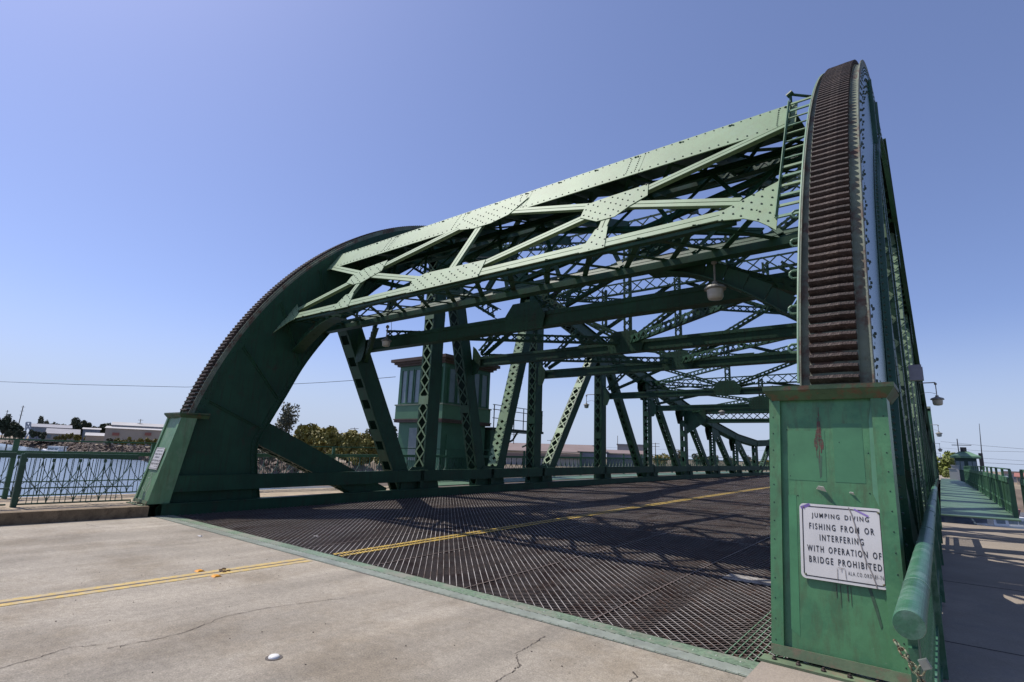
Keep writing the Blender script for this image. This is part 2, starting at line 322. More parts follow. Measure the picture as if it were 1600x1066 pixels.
for i in range(len(B) - 1): mb.quad(B[i], B[i + 1], (B[i + 1][0], 4000, -1.2), (B[i][0], 4000, -1.2))
setting(mb.build('terrain', LAND))
mb = MB()                                     # near bank on the right, below the pavement
mb.prism([(6.0, -40, -0.4), (60, -40, -0.4), (60, 22, -1.0), (24, 30, -1.2), (9, 34, -1.4), (3.2, 26, -1.3), (1.75, 12, -0.6), (1.75, -40, -0.2)][::-1], (0, 0, -6))
setting(mb.build('terrain', LAND))
mb = MB(); mb.box(-17.2, 1.9, 3.9, 4.68, -5.0, -0.85); mb.box(-17.2, 1.9, 4.68, 7.5, -5.5, -3.9)
setting(mb.build('bridge_abutment', WALK))
# rocks along the far bank
mb = MB()
for i in range(2600):
    k = random.randint(2, 8); t = random.random(); p = S[k].lerp(S[k + 1], t); q = T[k].lerp(T[k + 1], t); c = p.lerp(q, random.random()); s_ = random.uniform(0.5, 1.5)
    a = [Vector((random.uniform(-1, 1), random.uniform(-1, 1), random.uniform(-0.6, 0.8))).normalized() * s_ for _ in range(3)]
    mb.obox(c + Vector((0, 0, 0.2)), a[0] * .34, a[1] * .34, a[2] * .3)
o = mb.build('rocks', ROCK, stuff=True); o['label'] = 'brown rocks and rubble along the far bank'

# ================================================================ OPEN STEEL GRATING DECK
def grating(y0, y1, name):
    x0, x1 = ROADL + 0.03, ROADR - 0.02
    step = 4.0
    def dz(y): return deck(y) if y <= 57 else deck(114 - y)
    def seg_bar(m, a, b, w, h, zt):
        n = max(1, int(abs(b[1] - a[1]) / step + 0.99))
        for k in range(n):
            p = [a[i] + (b[i] - a[i]) * k / n for i in (0, 1)]; q = [a[i] + (b[i] - a[i]) * (k + 1) / n for i in (0, 1)]
            zp, zq = dz(p[1]), dz(q[1]); d = Vector((q[0] - p[0], q[1] - p[1])); d.normalize(); nx, ny = -d.y * w / 2, d.x * w / 2
            m.cur = 0
            P = [(p[0] - nx, p[1] - ny, zp + zt - h), (q[0] - nx, q[1] - ny, zq + zt - h), (q[0] + nx, q[1] + ny, zq + zt - h), (p[0] + nx, p[1] + ny, zp + zt - h),
                 (p[0] - nx, p[1] - ny, zp + zt), (q[0] - nx, q[1] - ny, zq + zt), (q[0] + nx, q[1] + ny, zq + zt), (p[0] + nx, p[1] + ny, zp + zt)]
            i = len(m.v); m.v += P
            for f, mi in (((4, 5, 6, 7), 1 if zt > -.005 else 2), ((0, 1, 5, 4), 0), ((2, 3, 7, 6), 0)): m.f.append(tuple(i + j for j in f)); m.mi.append(mi)
    def clipbars(m, sgn, pitch, w, h, zt):
        # bars x = c + sgn*(y - y0)
        c = x0 - (y1 - y0) if sgn > 0 else x0
        end = x1 if sgn > 0 else x1 + (y1 - y0)
        while c < end:
            pts = []
            ya, yb = y0, y1; xa, xb = c, c + sgn * (y1 - y0)
            # clip in x
            def yat(x): return y0 + (x - c) / sgn
            if sgn > 0: ya = max(ya, yat(x0)); yb = min(yb, yat(x1))
            else: ya = max(ya, yat(x1)); yb = min(yb, yat(x0))
            if yb > ya + 0.02: seg_bar(m, (c + sgn * (ya - y0), ya), (c + sgn * (yb - y0), yb), w, h, zt)
            c += pitch
    m = MB(); clipbars(m, -1, 0.120, 0.0075, 0.11, 0.0); clipbars(m, 1, 0.085, 0.0075, 0.08, -0.010)
    o = m.build(name, [GRATE, GRTOP, mat('grating_cross', (0.27, 0.225, 0.20), .5, .35, 1.5, col2=(.10, .05, .03), thr=(.5, .64))]); setting(o); o['label'] = 'open steel grating deck of the roadway'
    m = MB()
    for k in range(8): 
        x = x1 - 0.03 - k * 0.06
        seg_bar(m, (x, y0), (x, y1), 0.009, 0.1, -0.003)
    o = m.build('grating_margin', [MID, MID]); setting(o)
    m = MB(); y = y0 + 3.05
    while y < y1: seg_bar(m, (x0, y), (x1, y), 0.035, 0.1, 0.001); y += 3.1
    for k in range(1, 7): seg_bar(m, (x0 + k * (x1 - x0) / 7, y0), (x0 + k * (x1 - x0) / 7, y1), 0.022, 0.1, 0.0015)
    o = m.build('grating_seam', [GRATE, mat('seam_top', (0.11, 0.08, 0.065), .5, .4, 2)]); setting(o)
    m = MB(); y = y0 + 0.6
    while y < y1: m.box(x0, x1, y, y + 0.25, dz(y) - 0.9, dz(y) - 0.17); y += 3.1
    for k in range(9):
        x = x0 + 0.7 + k * 1.4; y = y0 + 0.6
        while y < y1 - 3: m.box(x, x + 0.16, y + 0.26, y + 3.09, dz(y) - 0.6, dz(y) - 0.15); y += 3.1
    m.box(x0, x1, y0 + 0.15, y0 + 0.42, -0.35, -0.115) if y0 < 50 else None
    setting(m.build('deck_beam', DARK))
grating(5.22, 57.3, 'deck_grating')
grating(57.42, 109, 'deck_grating')
# yellow paint remains on the grating tops
mb = MB()
def dline(mb, x0, x1, y0, y1, zt=0.0035, gap=None):
    y = y0
    while y < y1:
        ye = min(y + 1.5, y1); mb.quad((x0, y, deck(y) + zt), (x1, y, deck(y) + zt), (x1, ye, deck(ye) + zt), (x0, ye, deck(ye) + zt)); y = ye
for sx in (-0.105, 0.065):
    # strips of paint on the individual bars
    y = 5.24
    while y < 57.2:
        step = 0.058 if y < 16 else 0.25
        wd = 0.044 if y < 16 else 0.21
        z = deck(y) + 0.0035
        mb.quad((-7.52 + sx, y + 0.03, z), (-7.52 + sx + 0.105, y, z), (-7.52 + sx + 0.105, y + wd, deck(y + wd) + 0.0035), (-7.52 + sx, y + 0.03 + wd, deck(y + wd) + 0.0035)); y += step
setting(mb.build('road_line', mat('yellow_grating', (0.50, 0.34, 0.06), 0.6, 0.3, 6, col2=(0.2, 0.14, 0.06), thr=(0.5, 0.62))))
mb = MB()
for y in (8.15,): mb.box(-2.55, -1.60, y - .05, y + 0.34, deck(y) + 0.001, deck(y) + 0.008)
setting(mb.build('road_line', mat('worn_white', (0.30, 0.285, 0.26), .7, .3, 6, col2=(0.14, 0.11, 0.09), thr=(.5, .6))))
# edge plates: ribbed steel strips between concrete and grating
mb = MB(); mb.box(ROADL, ROADR, 4.81, 4.995, -0.2, 0.003); setting(mb.build('edge_plate', EDGE))
mb = MB(); mb.box(ROADL, ROADR, 5.005, 5.20, -0.2, 0.006); setting(mb.build('edge_plate', mat('edge_green', (0.15, 0.215, 0.14), 0.5, 0.3, 1.5, col2=(0.24, 0.24, 0.19), thr=(0.45, 0.58), fine=.3, bscale=30))) 
mb = MB(); c = ROADL - 0.8
while c < ROADR:
    a = Vector((c, 4.985, 0)); b = Vector((c + 0.76, 4.82, 0))
    if a.x < ROADL: a = a.lerp(b, (ROADL - a.x) / 0.76)
    if b.x > ROADR: b = a.lerp(b, (ROADR - a.x) / (b.x - a.x))
    if b.x > a.x + 0.02: mb.bar(a + Vector((0, 0, 0.006)), b + Vector((0, 0, 0.006)), 0.012, 0.008, (0, 1, 0))
    c += 0.10
c = ROADL
while c < ROADR:
    mb.rivet((c, 5.10, 0.006), (0, 0, 1), 0.012, 0.006); c += 0.20
o = mb.build('edge_plate_rib', mat('rib_worn', (0.34, 0.37, 0.31), 0.4, 0.25, 4)); setting(o)
# green walkway plates, each its own plate
def plates(x0, x1, y0, y1, pitch=1.2):
    y = y0; me = None
    while y < y1:
        ye = min(y + pitch - 0.015, y1); m = MB()
        m.hexa([(x0, y, deck(y) + ZW - 0.02), (x1, y, deck(y) + ZW - 0.02), (x1, ye, deck(ye) + ZW - 0.02), (x0, ye, deck(ye) + ZW - 0.02),
                (x0, y, deck(y) + ZW + 0.012), (x1, y, deck(y) + ZW + 0.012), (x1, ye, deck(ye) + ZW + 0.012), (x0, ye, deck(ye) + ZW + 0.012)])
        yield m; y += pitch
for (a, b, c_, d) in ((-0.12, 1.5, 19.42, 57), (-16.6, -14.75, 14.5, 57)):
    walk = bpy.data.objects.new('walkway', None); COL.objects.link(walk); walk['kind'] = 'structure'; LOC[walk.name] = Vector((0, 0, 0))
    for m in plates(a, b, c_, d): m.build('plate', PLATE, walk)
for (a, b) in ((-0.12, 1.5), (-16.6, -14.75)):
    m = MB(); m.hexa([(a, 57.02, deck(57) + .2), (b, 57.02, deck(57) + .2), (b, 109, .2), (a, 109, .2), (a, 57.02, deck(57) + .23), (b, 57.02, deck(57) + .23), (b, 109, .23), (a, 109, .23)])
    setting(m.build('walkway', PLATE))
mb = MB(); mb.box(-18, 6, 109.1, 400, -0.6, 0.0); setting(mb.build('road', ROAD))

# ================================================================ BASCULE LEAF
leaf = thing('bridge_leaf', (-7.5, 5.0, 0.0), 'near green riveted bascule leaf with rusty toothed arches rising over the road', 'drawbridge')
CY, CZ, CR = 16.0, -0.80, 11.06
def arc(z=None, ang=None, r=CR): return (CY - r * math.cos(ang), CZ + r * math.sin(ang))
A0 = math.asin((0.05 - CZ) / CR)
NODE = [13.4, 19.6, 25.8, 32.0, 38.2, 44.4, 50.6, 57.0]
TOP = {13.4: 10.05, 19.6: 9.25, 25.8: 7.95, 32.0: 6.75, 38.2: 5.65, 44.4: 4.75, 50.6: 4.05, 57.0: 3.75}

def laced(name, xc, p0, p1, wx, wn, style, mats=None, rivets=True, pale=False, parent=None, label=None, back=True):
    """box member in the YZ plane of a truss: solid plates facing +-X, laced faces fore and aft"""
    parent = parent or leaf; mats = mats or GREEN
    p0 = Vector((xc, *p0)); p1 = Vector((xc, *p1)); d = p1 - p0; L = d.length; d.normalize(); X = Vector((1, 0, 0)); n = Vector((0, -d.z, d.y))
    m = MB()
    for s in (-1, 1):
        m.obox((p0 + p1) / 2 + X * s * (wx / 2 - 0.012), d * L / 2, X * 0.012, n * wn / 2)
        for t in (-1, 1):
            m.obox((p0 + p1) / 2 + X * s * (wx / 2 - 0.045) + n * t * (wn / 2 + 0.008), d * L / 2, X * 0.045, n * 0.007)
    post = m.build(name, mats, parent, label=label)
    lm = MB(); rm = MB(); pm = PALE if pale else mats  # pale lacing has the sun on its faces put into the colour
    for t in ((1, -1) if back else (1,)):
        off = n * t * (wn / 2 + 0.017); iw = wx / 2 - 0.03
        if style == 'batten':
            k = 0.0
            while k < L:
                e = min(k + 0.42, L); lm.obox(p0 + d * (k + e) / 2 + off, d * (e - k) / 2, X * (wx / 2 - 0.01), n * 0.006); k += 0.72
        else:
            bw = {'x': 0.055, 'plate': 0.13}[style]; pitch = wx * (1.0 if style == 'x' else 0.62); cnt = max(1, int(L / pitch)); pitch = L / cnt
            for k in range(cnt):
                a = p0 + d * (k * pitch); b = a + d * pitch
                lm.bar(a - X * iw + off, b + X * iw + off, bw, 0.010, X); lm.bar(a + X * iw + off + n * t * 0.011, b - X * iw + off + n * t * 0.011, bw, 0.010, X)
            for e0, e1 in ((0, 0.35), (L - 0.35, L)) + (((L * .33, L * .33 + .3), (L * .66, L * .66 + .3)) if L > 5 else ()):
                lm.obox(p0 + d * (e0 + e1) / 2 + off + n * t * 0.003, d * (e1 - e0) / 2, X * (wx / 2 - 0.01), n * 0.012)
        if rivets:
            k = 0.08
            while k < L:
                for s in (-1, 1): rm.rivet(p0 + d * k + X * s * (wx / 2 - 0.03) + n * t * (wn / 2 + 0.015), n * t, 0.013)
                k += 0.15
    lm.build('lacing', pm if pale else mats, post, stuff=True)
    if rivets:
        k = 0.08
        while k < L:
            for s in (-1, 1):
                for t in (-1, 1): rm.rivet(p0 + d * k + X * s * wx / 2 + n * t * (wn / 2 - 0.05), X * s, 0.013)
            k += 0.15
        rm.build('rivet', RIV, post, stuff=True)
    return post

def side_plate(m, pts, x0, x1): m.prism([(x0, y, z) for y, z in pts], (x1 - x0, 0, 0))

def rack_arch(xc):
    # two curved web plates with an inner flange
    outer = [arc(ang=A0 + (R(104) - A0) * k / 56) for k in range(57)]
    inner_ctl = [(7.30, 0.22), (7.05, 1.5), (7.30, 2.2), (7.66, 2.95), (8.12, 3.92), (8.82, 5.0), (9.6, 6.0), (10.7, 7.1), (12.0, 8.1), (13.6, 8.95), (15.4, 9.35), (17.2, 9.3), (18.6, 9.0)]
    inner = []
    seg = len(inner_ctl) - 1
    for k in range(57):
        t = k / 56 * seg; i = min(int(t), seg - 1); f = t - i
        P = [Vector(inner_ctl[max(0, min(seg, i + j))]) for j in (-1, 0, 1, 2)]
        q = 0.5 * ((2 * P[1]) + (P[2] - P[0]) * f + (2 * P[0] - 5 * P[1] + 4 * P[2] - P[3]) * f * f + (3 * P[1] - P[0] - 3 * P[2] + P[3]) * f ** 3); inner.append((q.x, q.y))
    web = None
    for s in (-1, 1):
        m = MB(); x0 = xc + s * 0.245; x1 = xc + s * 0.27
        for k in range(56):
            a, b = outer[k], outer[k + 1]; c, d = inner[k + 1], inner[k]
            for x in (x0, x1): m.quad((x, *a), (x, *b), (x, *c), (x, *d))
            m.quad((x0, *c), (x1, *c), (x1, *d), (x0, *d))
        # stiffener ribs and flange angle following the rim
        for k in range(56):
            a, b = outer[k], outer[k + 1]
            def inn(p, r): v = Vector((CY - p[0], CZ - p[1])).normalized() * r; return (p[0] + v.x, p[1] + v.y)
            for r, w in ((0.12, 0.16),):
                A, B = inn(a, r), inn(b, r); m.bar((x1 + s * 0.010, *A), (x1 + s * 0.010, *B), 0.018, 0.2, (1, 0, 0))
            A, B = inner[k], inner[k + 1]; m.bar((x1 + s * 0.03, *A), (x1 + s * 0.03, *B), 0.10, 0.016, (1, 0, 0)); m.bar((x1 + s * 0.012, *inn(A, -0.07)), (x1 + s * 0.012, *inn(B, -0.07)), 0.012, 0.13, (1, 0, 0))
        for k in (range(8, 50, 5) if not (s > 0 and xc > -3) else (34, 41)):
            a, b = Vector(outer[k]), Vector(inner[k]); a = a.lerp(b, 0.12); b = Vector(outer[k]).lerp(b, 0.93)
            m.bar((x1 + s * 0.012, *a), (x1 + s * 0.012, *b), 0.022, 0.10, (1, 0, 0))
            m.bar((x1 + s * 0.035, *a), (x1 + s * 0.035, *b), 0.06, 0.014, (1, 0, 0))
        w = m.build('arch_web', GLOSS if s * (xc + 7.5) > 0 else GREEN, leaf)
        rm = MB()
        for k in range(0, 224, 2):
            ang = A0 + (R(104) - A0) * k / 224; kk = k / 4; i = min(int(kk), 55); f = kk - i
            o = Vector(arc(ang=ang)); q = Vector(inner[i]).lerp(Vector(inner[i + 1]), f); v = (q - o).normalized()
            for r in ((0.06, 0.18) if k % 4 else (0.12,)): rm.rivet((x1 + s * 0.019, *(o + v * r)), (s, 0, 0), 0.019, 0.010)
            L = (q - o).length
            if k % 2 == 0: rm.rivet((x1 + s * 0.02, *(q - v * 0.09)), (s, 0, 0), 0.019, 0.018)
            if k % 20 in (11, 13):
                r = 0.3
                while r < L - .2: rm.rivet((x1, *(o + v * r)), (s, 0, 0), 0.019, 0.018); r += 0.11
            if xc > -3:
                for r in ((0.30, 0.55) if k % 4 else (0.42,)): rm.rivet((x1, *(o + v * (r + random.uniform(-.02, .02)))), (s, 0, 0), 0.019, 0.018)
        rm.build('rivet', RIV, w, stuff=True)
        LOC[w.name] = LOC[w.name]
    # tread plate
    m = MB()
    A2 = math.asin((2.235 - CZ) / CR); tr = [arc(ang=A2 + (R(104) - A2) * k / 56) for k in range(57)]
    for k in range(56):
        a, b = tr[k], tr[k + 1]
        def out(p, r): v = Vector((p[0] - CY, p[1] - CZ)).normalized() * r; return Vector((p[0] + v.x, p[1] + v.y))
        for (xa, xb, r0, r1) in ((xc - 0.27, xc + 0.29, -0.03, 0.03), (xc - 0.19, xc + 0.19, 0.03, 0.05)):
            a0, a1, b0, b1 = out(a, r0), out(a, r1), out(b, r0), out(b, r1)
            m.hexa([(xa, *a0), (xb, *a0), (xb, *b0), (xa, *b0), (xa, *a1), (xb, *a1), (xb, *b1), (xa, *b1)])
        for x in (xc - 0.262, xc + 0.282):
            a0, b0 = out(a, 0.06), out(b, 0.06); m.bar((x, *a0), (x, *b0), 0.014, 0.05, (1, 0, 0))
    tread = m.build('tread_plate', [TREAD], leaf)
    # teeth: rounded bars across the tread, shared mesh
    tm = MB(); prof = [(-0.030, 0), (-0.027, 0.05), (-0.014, 0.085), (0.014, 0.085), (0.027, 0.05), (0.030, 0)]
    for a, b in ((-0.185, 0.185),):
        i = len(tm.v)
        for x in (a, -0.06, 0.06, b):
            j = random.uniform(-.003, .003)
            for (t, h) in prof: tm.v.append((x, t + j, h + j))
        for c in range(3):
            for q in range(5): tm.f.append((i + c * 6 + q, i + c * 6 + q + 1, i + c * 6 + q + 7, i + c * 6 + q + 6)); tm.mi.append(0)
        tm.f.append(tuple(range(i, i + 6))); tm.mi.append(0); tm.f.append(tuple(range(i + 18, i + 24))[::-1]); tm.mi.append(0)
    global TOOTH
    if 'TOOTH' not in globals():
        t0 = tm.build('rack_tooth', RUST); TOOTH = t0.data; bpy.data.objects.remove(t0)
    ang = math.asin((2.36 - CZ) / CR)
    while ang < R(96):
        p = arc(ang=ang, r=CR + 0.045); o = bpy.data.objects.new('rack_tooth', TOOTH); COL.objects.link(o); o.parent = tread
        o.location = Vector((xc, *p)) - LOC[tread.name]; o.rotation_euler = (R(90) - ang, 0, 0); o.rotation_euler = (R(90) - ang, 0, 0)
        ang += 0.104 / CR
    return tread

def truss(xc):
    s = 1 if xc < -7 else -1                    # roadside direction
    rack_arch(xc)
    # upper chord, one segment per panel with a cover plate and laced soffit
    pts = [(16.4, 10.42)] + [(y, TOP[y]) for y in NODE[1:]]
    fine = []
    for (a, b) in zip(pts[:-1], pts[1:]): fine.append((a, b))
    for a, b in fine:
        A = Vector((xc, *a)); Bv = Vector((xc, *b)); d = (Bv - A).normalized(); n = Vector((0, -d.z, d.y)); m = MB(); L = (Bv - A).length; M = (A + Bv) / 2
        for t in (-1, 1): m.obox(M + Vector((t * 0.25, 0, 0)) - n * 0.29, d * L / 2, Vector((0.014, 0, 0)), n * 0.27)
        m.obox(M + n * 0.0, d * L / 2, Vector((0.36, 0, 0)), n * 0.012)
        for t in (-1, 1): m.obox(M + Vector((t * 0.29, 0, 0)) - n * 0.57, d * L / 2, Vector((0.055, 0, 0)), n * 0.010)
        ch = m.build('top_chord', GREEN, leaf)
        lm = MB(); k = 0.0
        while k < L - 0.3:
            lm.bar(A + d * k + Vector((-.22, 0, 0)) - n * .575, A + d * (k + .45) + Vector((.22, 0, 0)) - n * .575, .07, .012); lm.bar(A + d * k + Vector((.22, 0, 0)) - n * .590, A + d * (k + .45) + Vector((-.22, 0, 0)) - n * .590, .07, .012); k += .45
        lm.build('lacing', GREEN, ch, stuff=True)
        rm = MB(); k = 0.1
        while k < L:
            for t in (-1, 1):
                for h in (0.05, 0.52): rm.rivet(A + d * k + Vector((t * 0.265, 0, 0)) - n * h, (t, 0, 0), 0.014)
            k += 0.16
        rm.build('rivet', RIV, ch, stuff=True)
    for y in NODE[:-1]:
        z = TOP[y]
        for t in (-1, 1):
            m = MB(); x = xc + t * 0.272
            side_plate(m, [(y - 0.75, z - 0.12), (y + 0.8, z - 0.28), (y + 0.75, z - 0.75), (y + 0.38, z - 1.5), (y - 0.38, z - 1.5), (y - 0.8, z - 0.8)], x, x + t * 0.014)
            g = m.build('gusset_plate', GREEN, leaf); rm = MB()
            for i in range(9):
                for j in range(4):
                    if (i + j) % 2 == 0: rm.rivet((x + t * 0.014, y - 0.6 + 0.15 * i, z - 0.38 - 0.14 * j - 0.02 * i), (t, 0, 0), 0.014)
            for j in range(6):
                for q in (-.25, .25): rm.rivet((x + t * 0.014, y + q, z - 0.8 - .12 * j), (t, 0, 0), 0.014)
            rm.build('rivet', RIV, g, stuff=True)
    # web members
    B0 = 0.25
    laced('truss_diagonal', xc, (12.45, 0.10), (9.55, 5.55), 0.50, 0.55, 'batten')
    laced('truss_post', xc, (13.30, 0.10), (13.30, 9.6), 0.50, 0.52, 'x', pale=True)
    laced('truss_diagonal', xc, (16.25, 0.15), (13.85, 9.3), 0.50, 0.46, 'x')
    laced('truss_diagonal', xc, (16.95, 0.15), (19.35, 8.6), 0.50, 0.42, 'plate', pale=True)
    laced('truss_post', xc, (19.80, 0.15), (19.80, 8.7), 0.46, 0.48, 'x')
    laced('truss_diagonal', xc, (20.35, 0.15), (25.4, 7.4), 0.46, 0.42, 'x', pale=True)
    laced('truss_post', xc, (25.9, 0.2), (25.9, 7.4), 0.46, 0.48, 'x')
    for i, y in enumerate((25.8, 32.0, 38.2, 44.4, 50.6)):
        nxt = y + 6.2; zt = TOP[y]
        laced('truss_diagonal', xc, (y + 0.45, zt - 0.5), (nxt - 0.75, deck(nxt) + 0.05), 0.40, 0.36, 'x', rivets=y < 30)
        if y > 26: laced('truss_post', xc, (y, deck(y)), (y, zt - 0.5), 0.40, 0.42, 'x' if y != 38.2 else 'batten', rivets=y < 40)
    laced('truss_post', xc, (57.0, deck(57)), (57.0, 3.5), 0.40, 0.42, 'batten', rivets=False)
    # heavy brace from the arch down to the floor
    m = MB(); a = Vector((xc, 6.9, 2.05)); b = Vector((xc, 11.35, 0.12)); 
    for t in (-1, 1): m.bar(a + Vector((t * .25, 0, 0)), b + Vector((t * .25, 0, 0)), 0.024, 0.60, (1, 0, 0))
    d = (b - a).normalized(); n = Vector((0, -d.z, d.y))
    for q in (-.3, .3):
        for t in (-1, 1): m.bar(a + n * q + Vector((t * .22, 0, 0)), b + n * q + Vector((t * .22, 0, 0)), 0.09, 0.014, (1, 0, 0))
    br = m.build('arch_brace', GREEN, leaf); lm = MB()
    for q in (-.31, .31):
        for k in range(10):
            p = a.lerp(b, k / 10) + n * q; r = a.lerp(b, (k + 1) / 10) + n * q; lm.bar(p + Vector((-.2, 0, 0)), r + Vector((.2, 0, 0)), .06, .012); lm.bar(p + Vector((.2, 0, 0)) + n * .013, r + Vector((-.2, 0, 0)) + n * .013, .06, .012)
    lm.build('lacing', GREEN, br, stuff=True)
    # kerb girder, guard beam and bottom chord
    ys = [4.95 if xc < -7 else 5.7, 9, 13.4, 17, 21, 25.8, 32, 38.2, 44.4, 50.6, 57.2]
    xk = xc + s * 0.50
    m = MB(); g = MB(); c = MB()
    for ya, yb in zip(ys[:-1], ys[1:]):
        za, zb = deck(ya), deck(yb)
        m.bar((xk + s * .09, ya, za + 0.0), (xk + s * .09, yb, zb + 0.0), 0.03, 0.46, (1, 0, 0)); m.bar((xk, ya, za + 0.24), (xk, yb, zb + 0.24), 0.24, 0.03, (1, 0, 0))
        g.bar((xk - s * .06, ya, za + 0.67), (xk - s * .06, yb, zb + 0.67), 0.02, 0.34, (1, 0, 0)); g.bar((xk - s * .09, ya, za + 0.845), (xk - s * .09, yb, zb + 0.845), 0.09, 0.016, (1, 0, 0)); g.bar((xk - s * .09, ya, za + 0.495), (xk - s * .09, yb, zb + 0.495), 0.09, 0.016, (1, 0, 0))
        for t in (-1, 1): c.bar((xc + t * .25, ya, za - 0.12), (xc + t * .25, yb, zb - 0.12), 0.03, 0.6, (1, 0, 0))
        c.bar((xc, ya, za + 0.17), (xc, yb, zb + 0.17), 0.60, 0.02, (1, 0, 0))
    m.build('kerb_girder', GREEN, leaf); g.build('guard_beam', GREEN, leaf); c.build('bottom_chord', GREEN, leaf)
    # foot gussets
    for y in (12.9, 16.6, 20.1, 25.8, 32, 38.2, 44.4, 50.6):
        m = MB(); z = deck(y); x = xc + s * 0.272
        side_plate(m, [(y - 0.9, z + 0.1), (y + 0.9, z + 0.1), (y + 0.75, z + 0.6), (y + 0.3, z + 0.95), (y - 0.45, z + 0.95), (y - 0.85, z + 0.6)], x, x + s * 0.014)
        m.build('gusset_plate', GREEN, leaf)
        m = MB(); m.bar((xk - s * .10, y - .1, z + .2), (xk - s * .10, y - .1, z + .86), .10, .16, (1, 0, 0)); m.build('guard_post', GREEN, leaf)
truss(XL); truss(XR)

# ---------------------------------------------------------------- portal frame
def PP(x, z, off=0.0, dy=0.0):      # sloping front plane of the portal
    n = Vector((0, -0.851, 0.525)); return Vector((x, 7.54 + 0.617 * (z - 5.31) + dy, z)) + n * off
def strips(m, a, b, w, dy=0.0, depth=0.10, off=0.0):
    A = PP(*a, off, dy); B = PP(*b, off, dy); d = (B - A).normalized(); n = Vector((0, -0.851, 0.525)); q = d.cross(n)
    for s in (-1, 1):
        m.obox((A + B) / 2 + q * s * (w / 4 + 0.004), d * (B - A).length / 2, q * (w / 4 - 0.004), n * 0.008)
        m.obox((A + B) / 2 + q * s * 0.012 - n * depth / 2, d * (B - A).length / 2, q * 0.006, n * depth / 2)
    return A, B, d, q, n
memb = [((-14.05, 7.0), (-11.4, 6.1), .17), ((-11.4, 6.1), (-8.4, 5.28), .17), ((-13.8, 5.35), (-11.4, 6.1), .17), ((-11.4, 6.1), (-8.1, 7.0), .17), ((-11.4, 6.1), (-11.38, 5.15), .17),
        ((-7.75, 6.95), (-7.8, 5.3), .19), ((-7.1, 5.3), (-4.2, 6.1), .17), ((-4.2, 6.1), (-1.32, 6.95), .17), ((-7.25, 7.0), (-4.2, 6.1), .17), ((-4.2, 6.1), (-1.9, 5.32), .17), ((-4.2, 6.0), (-4.2, 5.15), .17)]
for a, b, w in memb:
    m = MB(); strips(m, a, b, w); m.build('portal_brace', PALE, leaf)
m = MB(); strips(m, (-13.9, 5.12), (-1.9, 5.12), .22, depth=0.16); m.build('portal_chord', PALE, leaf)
# upper chord: a broad plate in four lengths with riveted splices
n_ = Vector((0, -0.851, 0.525))
xs = [-14.05, -11.2, -8.55, -6.6, -3.9, -1.25]
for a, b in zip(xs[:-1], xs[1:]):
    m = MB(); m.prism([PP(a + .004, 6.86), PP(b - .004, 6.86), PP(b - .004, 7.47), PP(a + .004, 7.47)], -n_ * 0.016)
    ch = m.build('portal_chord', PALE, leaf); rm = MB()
    x = a + 0.06
    while x < b:
        rm.rivet(PP(x, 6.93, .001), n_, 0.016, .014); rm.rivet(PP(x, 7.43, .001), n_, 0.014, .012); x += 0.155
    for e in (b - .10, b - .28):
        for k in range(9): rm.rivet(PP(e, 6.95 + .055 * k, .001), n_, 0.013, .012)
    rm.build('rivet', RIV, ch, stuff=True)
def inside(p, P):
    c = False; j = len(P) - 1
    for i in range(len(P)):
        if (P[i][1] > p[1]) != (P[j][1] > p[1]) and p[0] < (P[j][0] - P[i][0]) * (p[1] - P[i][1]) / (P[j][1] - P[i][1]) + P[i][0]: c = not c
        j = i
    return c
GUS = [[(-12.04, 6.16), (-11.63, 6.35), (-10.76, 6.42), (-10.66, 6.05), (-11.25, 5.79), (-11.62, 5.80), (-12.05, 5.95)],
       [(-4.8, 6.28), (-4.57, 6.33), (-3.57, 6.38), (-3.50, 6.06), (-3.80, 5.90), (-4.02, 5.72), (-4.38, 5.72), (-4.8, 5.95)],
       [(-8.75, 7.21), (-8.45, 6.78), (-7.9, 6.66), (-7.4, 6.66), (-6.95, 6.78), (-6.6, 7.21)],
       [(-8.95, 5.38), (-8.6, 5.50), (-7.81, 5.47), (-6.81, 5.44), (-6.75, 4.99), (-8.85, 4.99)],
       [(-11.75, 4.99), (-11.0, 4.99), (-11.22, 5.45), (-11.56, 5.45)], [(-4.46, 4.99), (-3.98, 4.99), (-4.08, 5.50), (-4.32, 5.50)],
       [(-2.15, 5.17), (-1.78, 5.35), (-1.5, 5.48), (-1.36, 5.55), (-1.36, 4.56), (-1.45, 4.66), (-1.6, 4.80), (-1.8, 4.92), (-2.15, 4.99)],
       [(-14.05, 5.60), (-13.75, 5.40), (-13.55, 5.24), (-13.4, 4.99), (-13.65, 4.92), (-13.8, 4.80), (-14.05, 4.62)]]
for P in GUS:
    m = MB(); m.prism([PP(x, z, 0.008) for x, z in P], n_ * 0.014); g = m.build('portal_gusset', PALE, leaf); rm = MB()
    x0 = min(p[0] for p in P); x1 = max(p[0] for p in P); z0 = min(p[1] for p in P); z1 = max(p[1] for p in P); i = 0; x = x0 + .06
    while x < x1:
        z = z0 + (0.05 if i % 2 else 0.12)
        while z < z1:
            if inside((x, z), P) and random.random() < 0.85: rm.rivet(PP(x + random.uniform(-.012, .012), z, 0.022), n_, 0.017, .015)
            z += 0.15
        x += 0.125; i += 1
    rm.build('rivet', RIV, g, stuff=True)
